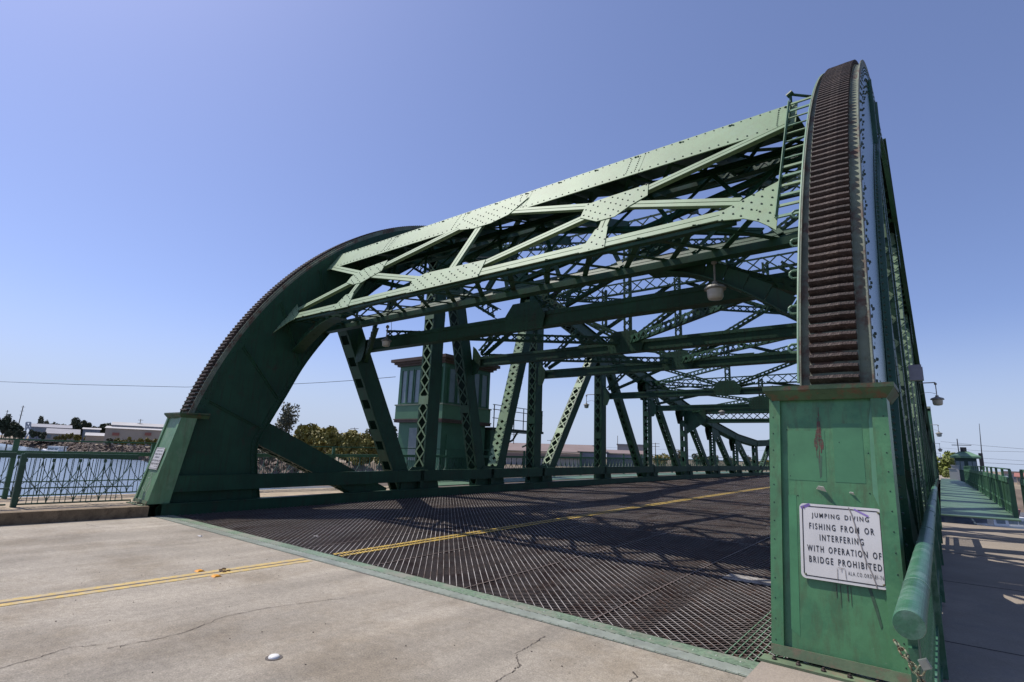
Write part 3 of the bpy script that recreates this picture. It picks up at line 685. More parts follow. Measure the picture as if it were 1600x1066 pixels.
# rear frame of the portal and the latticed soffit between the two
m = MB()
for a, b, w in memb: strips(m, (a[0], a[1]), (b[0], b[1]), .16, dy=1.25)
strips(m, (-14.0, 5.15), (-1.3, 5.15), .24, dy=1.25, depth=.2); strips(m, (-14.0, 7.3), (-1.3, 7.3), .26, dy=1.25)
m.build('portal_rear_frame', GREEN, leaf)
def lattice(m, P, Q, U, V, n, w=0.07, t=0.012):
    """X lattice filling the strip between line P->Q and line U->V"""
    nn = (Q - P).cross(U - P).normalized()
    for k in range(n):
        a, b = P.lerp(Q, k / n), P.lerp(Q, (k + 1) / n); c, d = U.lerp(V, k / n), U.lerp(V, (k + 1) / n)
        m.bar(a, d, w, t, (Q - P)); m.bar(b + nn * t * 1.2, c + nn * t * 1.2, w, t, (Q - P))
m = MB()
lattice(m, PP(-13.9, 5.02), PP(-1.6, 5.02), PP(-13.9, 5.05, 0, 1.25), PP(-1.6, 5.05, 0, 1.25), 14, .10)
lattice(m, PP(-13.9, 7.4), PP(-1.4, 7.4), PP(-13.9, 7.4, 0, 1.25), PP(-1.4, 7.4, 0, 1.25), 14, .08)
lattice(m, PP(-13.9, 5.2, -.1, 1.1), PP(-1.6, 5.2, -.1, 1.1), PP(-13.9, 7.2, -.1, 1.1), PP(-1.6, 7.2, -.1, 1.1), 9, .09)
m.build('lacing', GREEN, leaf, stuff=True)
m = MB(); m.bar((-14.0, 8.62, 4.98), (-1.3, 8.62, 4.98), .22, .12, (0, 1, 0)); m.bar((-14.0, 7.46, 4.98), (-1.95, 7.46, 4.98), .12, .05, (0, 1, 0)); m.build('portal_chord', GREEN, leaf)
m = MB(); m.prism([(x, 8.90, 7.42) for x in (-14.0,)] + [(-1.35, 8.90, 7.42), (-1.35, 10.5, 7.80), (-14.0, 10.5, 7.80)], (0, 0, .03))
lattice(m, Vector((-14.0, 10.5, 7.82)), Vector((-1.3, 10.5, 7.82)), Vector((-14.0, 11.6, 8.08)), Vector((-1.3, 11.6, 8.08)), 11, .17)
for x in (-12.5, -10.9, -9.3, -7.7, -6.1, -4.5, -2.9): m.bar((x, 8.95, 7.30), (x, 11.3, 7.84), .02, .20, (1, 0, 0))
m.build('portal_cover', GREEN, leaf)
m = MB(); m.bar((-14.0, 11.6, 8.0), (-1.2, 11.6, 8.0), .22, .2, (0, 1, 0)); m.build('cross_strut', GREEN, leaf)
# haunch arches behind the portal ends
for s, xc, ky, kz, kl in ((1, -13.98, 7.80, 4.2, 2.0), (-1, -1.2, 8.9, 3.6, 2.6)):
    m = MB()
    for k in range(8):
        def q(t): return Vector((xc + s * (0.05 + kl * t), ky, kz + (4.95 - kz) * math.sin(t * math.pi / 2)))
        a, b = q(k / 8), q((k + 1) / 8); m.bar(a, b, .34, .02, (0, 1, 0)); m.bar(a + Vector((0, 0, .18)), b + Vector((0, 0, .14)), .02, .30, (0, 1, 0))
    m.build('portal_knee', GREEN, leaf)

# ---------------------------------------------------------------- sway frames and top laterals
def strut(y, z, h, name='cross_strut', w=.34, x0=-14.02, x1=-.93, mt=None):
    m = MB(); t = .016
    for zz in (z - h / 2, z + h / 2): m.box(x0, x1, y - w / 2, y + w / 2, zz - t / 2, zz + t / 2)
    m.box(x0, x1, y - w / 2 + .02, y - w / 2 + .04, z - h / 2 + .009, z + h / 2 - .009)
    m.box(x0, x1, y - w / 2 - .004, y - w / 2 + .012, z - h / 2 + .01, z - h / 2 + .09); m.box(x0, x1, y - w / 2 - .004, y - w / 2 + .012, z + h / 2 - .09, z + h / 2 - .01)
    o = m.build(name, mt or GREEN, leaf); rm = MB(); x = x0 + .1
    while x < x1:
        for zz in (z - h / 2 + .05, z + h / 2 - .05): rm.rivet((x, y - w / 2 - .004, zz), (0, -1, 0), .013)
        x += .2
    rm.build('rivet', RIV, o, stuff=True); return o
def xbrace(a, b, w=.26, name='sway_brace', mt=None, n=None):
    """laced angle brace between two points in a cross frame"""
    a = Vector(a); b = Vector(b); d = (b - a).normalized(); L = (b - a).length; up = Vector((0, 1, 0)); up = (up - d * d.y).normalized() if abs(d.y) < .9 else Vector((1, 0, 0)); q = d.cross(up)
    m = MB()
    for s in (-1, 1):
        m.obox((a + b) / 2 + q * s * w / 2, d * L / 2, q * .008, up * .05); m.obox((a + b) / 2 + q * s * (w / 2 - .03) - up * .05, d * L / 2, q * .035, up * .006)
    o = m.build(name, mt or GREEN, leaf); lm = MB(); k = 0; st = w * 1.1; n = max(2, int(L / st))
    for k in range(n):
        p = a + d * (L * k / n); r = a + d * (L * (k + 1) / n); s = 1 if k % 2 else -1
        lm.bar(p + q * s * w / 2 - up * .06, r - q * s * w / 2 - up * .06, .045, .01, q)
        lm.bar(p - q * s * w / 2 - up * .072, r + q * s * w / 2 - up * .072, .045, .01, q)
    lm.build('lacing', mt or GREEN, o, stuff=True); return o
def plate(y, P, mt=None, rv=True):
    m = MB(); m.prism([(x, y, z) for x, z in P], (0, -.014, 0)); g = m.build('gusset_plate', mt or GREEN, leaf)
    if rv:
        rm = MB(); x0 = min(p[0] for p in P); x1 = max(p[0] for p in P); z0 = min(p[1] for p in P); z1 = max(p[1] for p in P); x = x0 + .08
        while x < x1:
            z = z0 + .07
            while z < z1:
                if inside((x, z), P): rm.rivet((x, y - .014, z), (0, -1, 0), .014)
                z += .14
            x += .14
        rm.build('rivet', RIV, g, stuff=True)
XM = -7.5
zs = 5.15
frames = [(10.05, 4.76, 7.9), (15.4, 5.10, 9.3), (19.8, 5.20, 8.8), (25.9, 4.85, 7.5), (32.0, 4.72, 6.35)]
for i, (y, z, zt) in enumerate(frames):
    strut(y, z, .34 if i < 3 else .30, w=.28)
    if i > 0: xbrace((-14.0, y, zt - .15), (-.95, y, zt - .15), .50, 'top_strut')
    xl, xr = -13.95, -1.0
    if i == 0:
        plate(y - .20, [(XM - .55, z - .24), (XM + .55, z - .24), (XM + .62, z + .1), (XM + .35, z + .45), (XM - .35, z + .45), (XM - .62, z + .1)])
        xbrace((XM - 1.0, y, z + .35), (xl + .3, 11.6, 7.9)); xbrace((XM + 1.0, y, z + .35), (xr - .3, 11.6, 7.9))
    else:
        plate(y - .20, [(XM - .55, z - .20), (XM + .55, z - .20), (XM + .65, z + .15), (XM + .35, z + .5), (XM - .35, z + .5), (XM - .65, z + .15)])
        xbrace((XM - .3, y, z + .3), (xl + .3, y, zt - .3), .17); xbrace((XM + .3, y, z + .3), (xr - .3, y, zt - .3), .17); xbrace((xl + .3, y + .12, z + .3), (XM - .3, y + .12, zt - .3), .12); xbrace((xr - .3, y + .12, z + .3), (XM + .3, y + .12, zt - .3), .12)
        xbrace((XM, y, z + .4), (XM, y, zt - .1), .24)
        if zt - z > 2.3:
            xbrace(((xl + XM) / 2, y, (z + zt) / 2), ((xl + XM) / 2, y, zt - .1), .2, n=2); xbrace(((xr + XM) / 2, y, (z + zt) / 2), ((xr + XM) / 2, y, zt - .1), .2)
    for s, xe in ((1, -14.02), (-1, -.93)):
        plate(y - .22, [(xe, z - .55), (xe + s * .28, z - .5), (xe + s * .42, z - .17), (xe + s * .42, z + .17), (xe + s * .15, z + .5), (xe, z + .6)], rv=(i < 4))
        if 0 < i < 4: xbrace((xe + s * .2, y, z + .4), (xe + s * 2.0, y, z + 1.9), .2)
        if i == 0: xbrace((xe, 10.2, 4.35), (xe + s * 2.0, 9.0, 5.0), .16)
# portal strut at the shallow end of the deep trusses
strut(38.2, 5.05, .40); strut(38.2, 4.35, .26)
for k in range(10):
    pass
m = MB(); lattice(m, Vector((-14, 38.1, 4.45)), Vector((-1, 38.1, 4.45)), Vector((-14, 38.1, 4.9)), Vector((-1, 38.1, 4.9)), 26, .05); m.build('lacing', GREEN, leaf, stuff=True)
for s, xe in ((1, -14.02), (-1, -.93)): plate(38.0, [(xe, 3.4), (xe + s * .3, 3.6), (xe + s * 1.4, 4.3), (xe + s * 1.4, 5.2), (xe, 5.5)])
m = MB()
for (a, b) in ((32, 38.2),): pass
# top laterals between the chords, lattice girders lying in the roof plane
TL = [(10.75, 7.9), (15.4, 9.95), (19.8, 9.0), (25.9, 7.7), (32.0, 6.5), (38.2, 5.3)]
for (ya, za), (yb, zb) in zip(TL[:-1], TL[1:]):
    xbrace((-13.9, ya, za - .1), (-1.05, yb, zb - .1), .26, 'lateral_brace'); xbrace((-1.05, ya, za - .26), (-13.9, yb, zb - .26), .26, 'lateral_brace')
    plate((ya + yb) / 2, [(XM - .5, (za + zb) / 2 - .45), (XM + .5, (za + zb) / 2 - .45), (XM + .5, (za + zb) / 2 + .1), (XM - .5, (za + zb) / 2 + .1)], rv=False)
# longitudinal laterals at strut level, lit from above
ZL = [(10.75, 5.3), (15.4, 5.3), (19.8, 5.35), (25.9, 5.0), (32.0, 4.9), (38.2, 5.1)]
for i, ((ya, za), (yb, zb)) in enumerate(zip(ZL[:-1], ZL[1:])):
    if i > 1: break
    xbrace((-13.8, ya, za), (XM, yb, zb), .24, 'lateral_brace', GREEN); xbrace((-1.1, ya, za), (XM, yb, zb), .24, 'lateral_brace', GREEN)
# counterweight-like dark box between arches behind the portal
m = MB()
for x in (-12.2, -9.8, XM, -5.2, -2.8):
    m.bar((x, 8.9, 7.25), (x, 15.4, 9.25), .2, .3, (1, 0, 0))
m.build('roof_stringer', GREEN, leaf)

# ---------------------------------------------------------------- ladder beside the right arch and its handrail
m = MB()
def onarc(z, r=0.10):
    a = math.asin((z - CZ) / (CR)); return arc(ang=a, r=CR + r)
st = [PP(-1.37, z, .06) for z in (4.75, 5.6, 6.6, 7.42)]
m.poly(st, .018, 6)
for a, b in zip(st[:-1], st[1:]): m.bar(a, b, .012, .09, (1, 0, 0))
ladder = m.build('ladder', MID, leaf, label='light green ladder beside the right arch')
for k in range(15):
    z = 4.75 + k * .2
    if z > 7.5: break
    r = MB(); a = PP(-1.37, z, .06); b = PP(-.955, z, .06); r.bar(a, b, .05 if (k < 6 or k > 11) else .02, .02, (0, .525, .85)); r.build('rung', PALE if k % 2 else MID, ladder)
m = MB(); pr = []
for k in range(60):
    ang = R(16.5) + R(68) * k / 59; p = arc(ang=ang, r=CR + .07); pr.append(Vector((-.93, *p)))
m.poly(pr, .013, 6)
for k in range(4, 60, 5): 
    p = pr[k]; q = Vector((-.90, *arc(ang=R(16.5) + R(68) * k / 59, r=CR - .05))); m.tube(p, q, .010, 5)
m.build('grab_rail', MID, leaf)
for k in range(5):
    z = 2.75 + k * .42; p = onarc(z, -.05); y0, z0 = p; m = MB()
    L = [Vector((-.93, y0, z0 - .05)), Vector((-1.01, y0 - .01, z0 - .05)), Vector((-1.035, y0 - .01, z0 - .02)), Vector((-1.035, y0 - .01, z0 + .01)), Vector((-1.01, y0 - .01, z0 + .03)), Vector((-.93, y0, z0 + .03))]
    m.poly(L, .012, 6); m.build('grab_handle', MID, leaf)
m = MB(); p = PP(-1.34, 7.42, .05); m.tube(p, p + Vector((0, 0, .15)), .022); m.tube(p + Vector((-.05, 0, .13)), p + Vector((.04, -.02, .17)), .04, 8); m.tube(p + Vector((0, 0, .15)), p + Vector((.30, .1, .04)), .022)
m.build('hose_bracket', GREEN, leaf)
# mirrored far leaf
far = copy_tree(leaf); far.location = (-7.5, 114.3 - 5.0, 0.0); far.scale = (1, -1, 1)
far['label'] = 'far green bascule leaf sloping up beyond the middle of the span'

# ================================================================ RACK HOUSINGS AT THE FEET OF THE ARCHES
HK = 0.45 / 2.1
def HP(x, z, off=0.0, y0=4.70): return Vector((x, y0 + (z - .25) * HK, z)) + Vector((0, -.978, .2095)) * off
def housing(xa, xb, name, label, side):
    HOUSE = globals()['HOUSE'] if side > 0 else HOUSEL
    t = thing(name, ((xa + xb) / 2, 4.7, ZW), label, 'steel housing'); zb, zt = ZW + .03, 2.19; D = .42
    nrm = Vector((0, -.978, .2095))
    m = MB(); m.prism([HP(xa + .07, zb), HP(xb - .07, zb), HP(xb - .07, zt), HP(xa + .07, zt)], -nrm * .012); m.build('front_plate', HOUSE, t)
    for x0, x1 in ((xa, xa + .085), (xb - .105, xb)):
        m = MB(); m.prism([HP(x0, zb, .030), HP(x1, zb, .030), HP(x1, zt, .030), HP(x0, zt, .030)], -nrm * .029); m.build('corner_angle', HOUSE, t)
    for x0, x1 in ((xa + .001, xa + .013), (xb - .013, xb - .001)):
        m = MB(); A, B, Cc, Dd = HP(x0, zb, .0), HP(x0, zt, .0), HP(x0, zt, .0) + Vector((0, D * .75, 0)), HP(x0, zb, 0) + Vector((0, D, 0))
        m.prism([A, B, Cc, Dd], (x1 - x0, 0, 0)); m.build('side_plate', HOUSE, t)
    m = MB(); A = HP(xa - .035, zt, .10); B = HP(xb + .06, zt, .10); e = D + .25
    m.prism([A + Vector((0, 0, .05)), B + Vector((0, 0, .05)), B + Vector((0, e, .07)), A + Vector((0, e, .07))], (0, 0, .035))
    m.prism([A + Vector((.06, .06, -.03)), B + Vector((-.06, .06, -.03)), B + Vector((0, .0, .048)), A + Vector((0, .0, .048))], (0, .02, 0))
    m.prism([B + Vector((-.06, .06, -.03)), B + Vector((-.06, e, -.03)), B + Vector((0, e, .05)), B + Vector((0, 0, .05))], (-.015, 0, 0))
    m.build('cap', mat('cap_green', (0.05, 0.10, 0.045), 0.6, 0.3, 5, col2=(0.12, 0.06, 0.03), thr=(0.5, 0.62), bump=0.3, bscale=30), t)
    m = MB(); m.box(xa - .06, xb + .02, 4.56, 4.70, ZW + .001, ZW + .018); m.bar(HP(xa, zb + .035, .03), HP(xb, zb + .035, .03), .07, .02, (0, .2, 1)); m.build('base_flange', mat('flange_dirty', (0.12, 0.17, 0.095), 0.7, 0.3, 5, col2=(0.17, 0.14, 0.09), thr=(0.5, 0.62), bump=.2, bscale=30), t)
    m = MB()
    for k in range(6): m.lathe((xa + .03 + k * (xb - xa - .06) / 5, 4.615, ZW + .018), [(.018, 0), (.018, .010), (.010, .014), (.008, .024), (0.0, .024)], 6)
    m.build('bolt', RUST, t)
    rm = MB()
    for k in range(15):
        z = zb + .1 + k * .14
        for x in (xa + .03, xb - .03): rm.rivet(HP(x, z, .030), nrm, .006, .003)
    for x, z in ((-1.0, 1.93), (-.95, 1.72), (-.43, 1.75), (-.98, 1.55), (-.44, 1.45), (-.93, 1.40), (-.62, 1.83), (-.80, 1.2)):
        rm.rivet(HP(x if side > 0 else x - 13.6, z, .0), nrm, .006, .003)
    rm.build('rivet', RIV, t, stuff=True)
    return t
hr = housing(-1.13, -.28, 'rack_housing', 'green steel housing at the foot of the near arch with the readable warning sign', 1)
hl = housing(-14.66, -13.81, 'rack_housing', 'leaning green steel housing across the road with scratched graffiti below its sign', -1)
# wear marks on the near housing: drips and a lighter repaint patch are flat paint on the plate
def flake(name, pts, m_, off, t):
    m = MB(); m.prism([HP(x, z, off) for x, z in pts], Vector((0, -.978, .2095)) * .0012); return m.build(name, m_, t)
DRIP = mat('drip_brown', (0.055, 0.05, 0.035), 0.6, 0.3, 12)
DRIPR = mat('drip_red', (0.10, 0.04, 0.025), 0.5, 0.4, 25, col2=(0.05, 0.10, 0.05), thr=(0.5, 0.6))
DKG = mat('old_green', (0.038, 0.14, 0.07), 0.4, 0.2, 4)
LTG = mat('repaint_green', (0.10, 0.24, 0.14), 0.42, 0.2, 4)
for x, z0, z1, w, k in ((-.766, 1.80, 2.03, .010, .3), (-.752, 1.74, 2.00, .007, .2), (-.778, 1.76, 1.93, .009, -.2), (-.790, 1.79, 1.86, .007, -.1), (-.738, 1.77, 1.85, .008, .1), (-.758, 1.98, 2.12, .003, 0), (-.764, 1.66, 1.80, .003, 0), (-.781, 1.70, 1.77, .002, 0)):
    n = 7; Lp = [(x - w * (.45 + .55 * math.sin(math.pi * (j + .3) / n)) * random.uniform(.7, 1.2) + k * .02 * (1 - j / n), z0 + (z1 - z0) * j / n) for j in range(n + 1)]; Rp = [(x + w * (.45 + .55 * math.sin(math.pi * (j + .3) / n)) * random.uniform(.7, 1.2) + k * .02 * (1 - j / n), z0 + (z1 - z0) * j / n) for j in range(n + 1)][::-1]
    flake('paint_drip', Lp + Rp, DRIPR, .0018, hr)
flake('paint_patch', [(-.775, 1.72), (-.745, 1.72), (-.752, 1.56), (-.765, 1.54)], mat('streak_green', (0.045, 0.10, 0.055), .5, .2, 8), .0015, hr)
for P, m_ in (([(-.99, 1.92), (-.72, 1.92), (-.72, 1.52), (-.99, 1.52)], mat('patch_a', (0.062, 0.185, 0.082), .42, .2, 3)), ([(-.66, 1.98), (-.46, 1.98), (-.46, 1.52), (-.66, 1.52)], mat('patch_b', (0.058, 0.178, 0.082), .42, .2, 3)), ([(-.385, 2.15), (-.385, 1.35), (-.42, 1.45), (-.41, 2.0)], LTG), ([(-1.0, 1.40), (-.94, 1.40), (-.94, .40), (-1.0, .44)], mat('patch_c', (0.066, 0.215, 0.092), .42, .2, 3))):
    flake('paint_patch', P, m_, .0006, hr)
for x, z0, z1, w in ((-.69, .70, .79, .003), (-.665, .64, .79, .002), (-.62, .69, .79, .004), (-.60, .66, .79, .002)): flake('paint_drip', [(x - w, z1), (x + w, z1), (x + w * .5, z0), (x - w * .5, z0)], DRIP, .0018, hr)
flake('paint_drip', [(-.495, .80), (-.475, .80), (-.445, .68), (-.425, .57), (-.435, .55), (-.46, .66)], mat('drip_green', (0.04, 0.085, 0.045), 0.5, 0.3, 12), .0018, hr)
for x, z, s_ in ((-.76, 1.45, .035), (-.555, 1.435, .018)):
    m = MB(); a = HP(x - s_, z + .008, .003); b = HP(x + s_, z - s_ * .3, .003); c = HP(x + s_ * .7, z + s_ * .5, .05 * s_ / .035); d = HP(x - s_ * .4, z + s_ * .7, .04 * s_ / .035)
    m.prism([a, b, c, d], (0, .001, .002)); tag(m.build('paper_scrap', CHALK), 'torn white paper scrap stuck above the near sign, ' + ('larger left piece' if s_ > .02 else 'smaller right piece'), 'paper')

# ---------------------------------------------------------------- warning signs
FONTS = {}
def text_mesh(txt, bold=0.0):
    cu = bpy.data.curves.new('lettering', 'FONT'); cu.body = txt; cu.offset = bold; cu.resolution_u = 3; cu.space_character = 1.42; cu.space_word = 1.5
    o = bpy.data.objects.new('lettering', cu); COL.objects.link(o); bpy.context.view_layer.update()
    me = bpy.data.meshes.new_from_object(o.evaluated_get(bpy.context.evaluated_depsgraph_get())); bpy.data.objects.remove(o)
    xs = [v.co.x for v in me.vertices]; ys = [v.co.y for v in me.vertices]; return me, min(xs), max(xs), min(ys), max(ys)
def rrect(w, h, r, n=5):
    P = []
    for cx, cy, a0 in ((w - r, r, -90), (w - r, h - r, 0), (r, h - r, 90), (r, r, 180)):
        for k in range(n + 1): q = R(a0 + 90 * k / n); P.append((cx + r * math.cos(q), cy + r * math.sin(q)))
    return P
def sign(x0, z0, sz, y0, label, tilt=0.0):
    nrm = Vector((0, -.978, .2095)); U = Vector((0, .2095, .978)); base = HP(x0, z0, .020, y0)
    X = Vector((1, 0, 0)) * math.cos(tilt) + U * math.sin(tilt); UU = U * math.cos(tilt) - Vector((1, 0, 0)) * math.sin(tilt)
    def S(u, v, off=0.0): return base + X * u + UU * v + nrm * off
    t = thing('warning_sign', tuple(base), label, 'sign')
    m = MB(); m.prism([S(u, v) for u, v in rrect(sz, sz, .035)], nrm * .003); m.build('sign_plate', CHALK, t)
    m = MB(); i_ = .018; A = rrect(sz - 2 * i_, sz - 2 * i_, .025); Bq = rrect(sz - 2 * i_ - .014, sz - 2 * i_ - .014, .019); n = len(A)
    for k in range(n):
        j = (k + 1) % n; m.quad(*[S(p[0] + i_, p[1] + i_, .0042) for p in (A[k], A[j])], *[S(p[0] + i_ + .007, p[1] + i_ + .007, .0042) for p in (Bq[j], Bq[k])])
    m.build('sign_border', BLACK, t)
    for u, v in ((.03, .03), (.03, sz - .03), (sz - .03, .03), (sz - .03, sz - .03)):
        m = MB(); m.rivet(S(u, v, .003), nrm, .009, .005); m.build('sign_screw', CHAIN, t)
    k_ = sz / .555
    for txt, u0, u1, vc, h, b in (('JUMPING DIVING', .085, .462, .090, .047, .016), ('FISHING FROM OR', .066, .490, .168, .047, .016), ('INTERFERING', .135, .420, .248, .047, .016),
                                  ('WITH OPERATION OF', .047, .522, .333, .047, .016), ('BRIDGE PROHIBITED', .058, .520, .412, .047, .016), ('ALA.CO.ORD 8I-76', .310, .527, .478, .027, .004)):
        me, a, b_, c, d = text_mesh(txt, b)
        for v in me.vertices:
            u = (u0 + (v.co.x - a) / (b_ - a) * (u1 - u0)) * k_; w = sz - (vc + h / 2) * k_ + (v.co.y - c) / (d - c) * h * k_
            v.co = S(u, w, .0048) - base
        me.materials.append(BLACK); o = bpy.data.objects.new('lettering', me); COL.objects.link(o); o.parent = t; LOC[o.name] = base
    return t, S
sg, S = sign(-.917, .800, .552, 4.70, 'white square warning sign with readable black capitals on the near housing')
GREY = mat('marker_grey', (0.25, 0.22, 0.20), 0.5, 0.2, 20); PURP = mat('purple_marker', (0.33, 0.22, 0.55), 0.5, 0.2, 20)
m = MB()
L = [(.335, .545), (.352, .50), (.375, .40), (.405, .26), (.425, .17), (.455, .10), (.475, .03), (.48, .0)]
for a, b in zip(L[:-1], L[1:]): m.bar(S(*a, .0060), S(*b, .0060), .007, .0008, (1, 0, 0))
m.build('scrawl', GREY, sg)
m = MB(); m.bar(S(.012, .515, .006), S(.075, .545, .006), .022, .0008, (0, 0, 1)); m.bar(S(.37, .535, .006), S(.46, .49, .006), .012, .0008, (0, 0, 1)); m.build('scrawl', PURP, sg)
m = MB()
for a, b in (((.24, .10), (.24, .02)), ((.245, .105), (.29, .105)), ((.29, .10), (.295, .03)), ((.27, .105), (.265, .08))): m.bar(S(*a, .006), S(*b, .006), .003, .0008, (1, 0, 0))
m.build('scrawl', GREY, sg)
sg2, S2 = sign(-14.545, .98, .50, 4.70, 'small white warning sign high on the leaning housing across the road')
m = MB()
G = [[(-14.40, .85), (-14.30, .92), (-14.24, .84), (-14.32, .78), (-14.42, .80)], [(-14.46, .76), (-14.38, .62), (-14.50, .56), (-14.36, .50)], [(-14.24, .80), (-14.12, .62), (-14.20, .40), (-14.30, .60), (-14.20, .72)], [(-14.50, .50), (-14.42, .36), (-14.50, .33), (-14.28, .32)], [(-14.40, .70), (-14.34, .40)]]
for g in G:
    for a, b in zip(g[:-1], g[1:]): m.bar(HP(*a, .004), HP(*b, .004), .007, .0012, (1, 0, 0))
tag(m.build('graffiti', mat('scratch_pale', (0.5, 0.55, 0.47), .7, .1, 9)), 'pale scratched graffiti low on the housing across the road', 'graffiti')

# ================================================================ RAILINGS
def bal_mesh(P, h, w=.034, t=.010):
    """one ornamental unit of pitch P in the YZ plane, foot at z = 0, head at z = h"""
    m = MB(); mid = h * .36; mid2 = h * .28
    def arcbar(y0, z0, y1, z1, bul, n=5):
        L = []
        for k in range(n + 1):
            q = k / n; y = y0 + (y1 - y0) * q; z = z0 + (z1 - z0) * q; L.append((0, y + bul * math.sin(math.pi * q) * (1 if y1 < y0 else -1), z))
        for a, b in zip(L[:-1], L[1:]): m.bar(a, b, w, t, (1, 0, 0))
    arcbar(0, h, P / 2, mid, P * .16); arcbar(P, h, P / 2, mid, P * .16)
    arcbar(0, 0, P / 2, mid, P * .13, 4); arcbar(P, 0, P / 2, mid, P * .13, 4)
    for y in (P * .5, P * .30, P * .70): m.bar((0.004, y, 0), (0.004, y, h), .014, .012, (1, 0, 0))
    m.bar((0.002, .0, 0), (0.002, 0, h), w * .8, .014, (1, 0, 0)); m.box(-.02, .02, -.025, .025, h - .07, h)
    return m
BAL = {}
def railing(x, y0, y1, label, top=1.02, post=2.7, pitch=.45, upper=False, z=ZW, mats=RAILG, thick=.10, round_=False, first=True, slats=False, zf=deck):
    t = thing('railing', (x, y0, z + zf(y0)), label, 'railing', None)
    def rail(name, h, w, tt):
        m = MB(); y = y0
        while y < y1 - .01:
            ye = min(y + 3.0, y1)
            if round_ and name == 'top_rail': m.tube((x, y, z + zf(y) + h), (x, ye, z + zf(ye) + h), .052, 32)
            else: m.bar((x, y, z + zf(y) + h), (x, ye, z + zf(ye) + h), w, tt, (1, 0, 0))
            y = ye
        return m.build(name, mats, t)
    rail('top_rail', top, .09, thick)
    if not slats: rail('middle_rail', .06 + (top - .17) * .36, .045, .025)
    else: rail('middle_rail', .30, .05, .07)
    rail('bottom_rail', .055, .045, .03)
    if upper: rail('hand_rail', top + .30, .05, .035)
    y = y0 if first else y0 + post
    while y < y1 + .01:
        m = MB(); H_ = top + (.31 if upper else 0) ; zz = z + zf(y)
        m.box(x - .05, x + .05, y - .045, y + .045, zz, zz + top + .03)
        if upper: m.box(x - .03, x + .03, y - .05, y + .05, zz + top + .03, zz + top + .29)
        m.build('post', mats, t); y += post
    if slats:
        k = 0; y = y0 + .12; key = ('slat', top)
        if key not in BAL:
            b = MB(); b.box(-.016, .016, -.02, .02, 0, top - .13); o = b.build('baluster', mats); BAL[key] = o.data; bpy.data.objects.remove(o)
        while y < y1:
            o = bpy.data.objects.new('baluster', BAL[key]); COL.objects.link(o); o.parent = t; o.location = Vector((x, y, z + zf(y) + .07)) - LOC[t.name]; y += pitch
    else:
        key = (pitch, top)
        if key not in BAL:
            o = bal_mesh(pitch, top - .06 - thick / 2 - .01).build('baluster', mats); BAL[key] = o.data; bpy.data.objects.remove(o)
        y = y0 + .05
        while y + pitch < y1 + .1:
            o = bpy.data.objects.new('baluster', BAL[key]); COL.objects.link(o); o.parent = t; o.location = Vector((x, y, z + zf(y) + .06)) - LOC[t.name]
            sl_ = (zf(y + pitch) - zf(y)) / pitch; o.rotation_euler = (math.atan(sl_), 0, 0); y += pitch
    return t
railing(-14.72, 2.62, 4.64, 'green ornamental railing panel ending at the leaning housing across the road', post=5.0)
railing(-14.72, -8.0, 2.50, 'green ornamental railing left of the thick post at the picture edge', post=3.0, first=False)
RAILO = mat('rail_outer', (0.040, 0.115, 0.062), 0.5, 0.2, 2.5, bump=0.1, bscale=30)
RAILM = mat('rail_mid', (0.060, 0.155, 0.085), 0.5, 0.2, 2.5, bump=0.1, bscale=30)
railing(-16.75, -8.4, 57.0, 'long green outer railing with a thin extra hand rail beside the water', upper=True, post=2.8, mats=RAILO)
railing(-16.75, 57.3, 105.0, 'continuation of the outer railing beyond the middle of the span', upper=True, mats=RAILM, zf=lambda y: deck(114 - y) if y > 57 else deck(y), pitch=.9, post=5.4)
GREEN2 = MID
railing(1.48, 20.3, 57.2, 'humped green slatted railing on the outer side of the right walkway', upper=True, mats=RAILM, thick=.15, top=.98, slats=True, pitch=.19, post=2.3)
railing(1.62, 8.0, 19.2, 'near end of the outer walkway railing at the right picture edge', upper=True, mats=RAILM, thick=.15, top=.98, slats=True, pitch=.17, post=2.8)
hr_rail = railing(-.15, 2.62, 15.4, 'round green handrail with slats between the near housing and the right walkway', top=.86, slats=True, pitch=.13, post=2.55, round_=True, first=False, mats=HRAIL)
m = MB(); m.prism([(-.165, 2.70, ZW), (-.165, 2.70, ZW + .76), (-.165, 2.86, ZW + .78), (-.165, 3.30, ZW + .05), (-.165, 3.3, ZW)], (.03, 0, 0)); m.build('end_plate', HRAIL, hr_rail)
for y in (3.35, 4.6, 6.1, 8.0, 10.3, 12.9):
    m = MB(); m.tube((-.15, y, ZW + deck(y) + .86), (-.15, y + .018, ZW + deck(y) + .86), .0555, 32); m.build('weld_ring', mat('weld_pale', (0.13, 0.22, 0.16), .5, .3, 20), hr_rail)
m = MB(); m.lathe((-.15, 2.62, ZW + .86), [(.052, 0), (.050, .006), (.0001, .007)], 32, (0, -1, 0)); m.build('end_cap', HRAIL, hr_rail)
m = MB(); m.rivet((-.165, 2.80, ZW + .55), (-1, 0, 0), .022, .014); m.rivet((-.165, 2.80, ZW + .35), (-1, 0, 0), .022, .014); m.build('bolt', GLOSS, hr_rail)
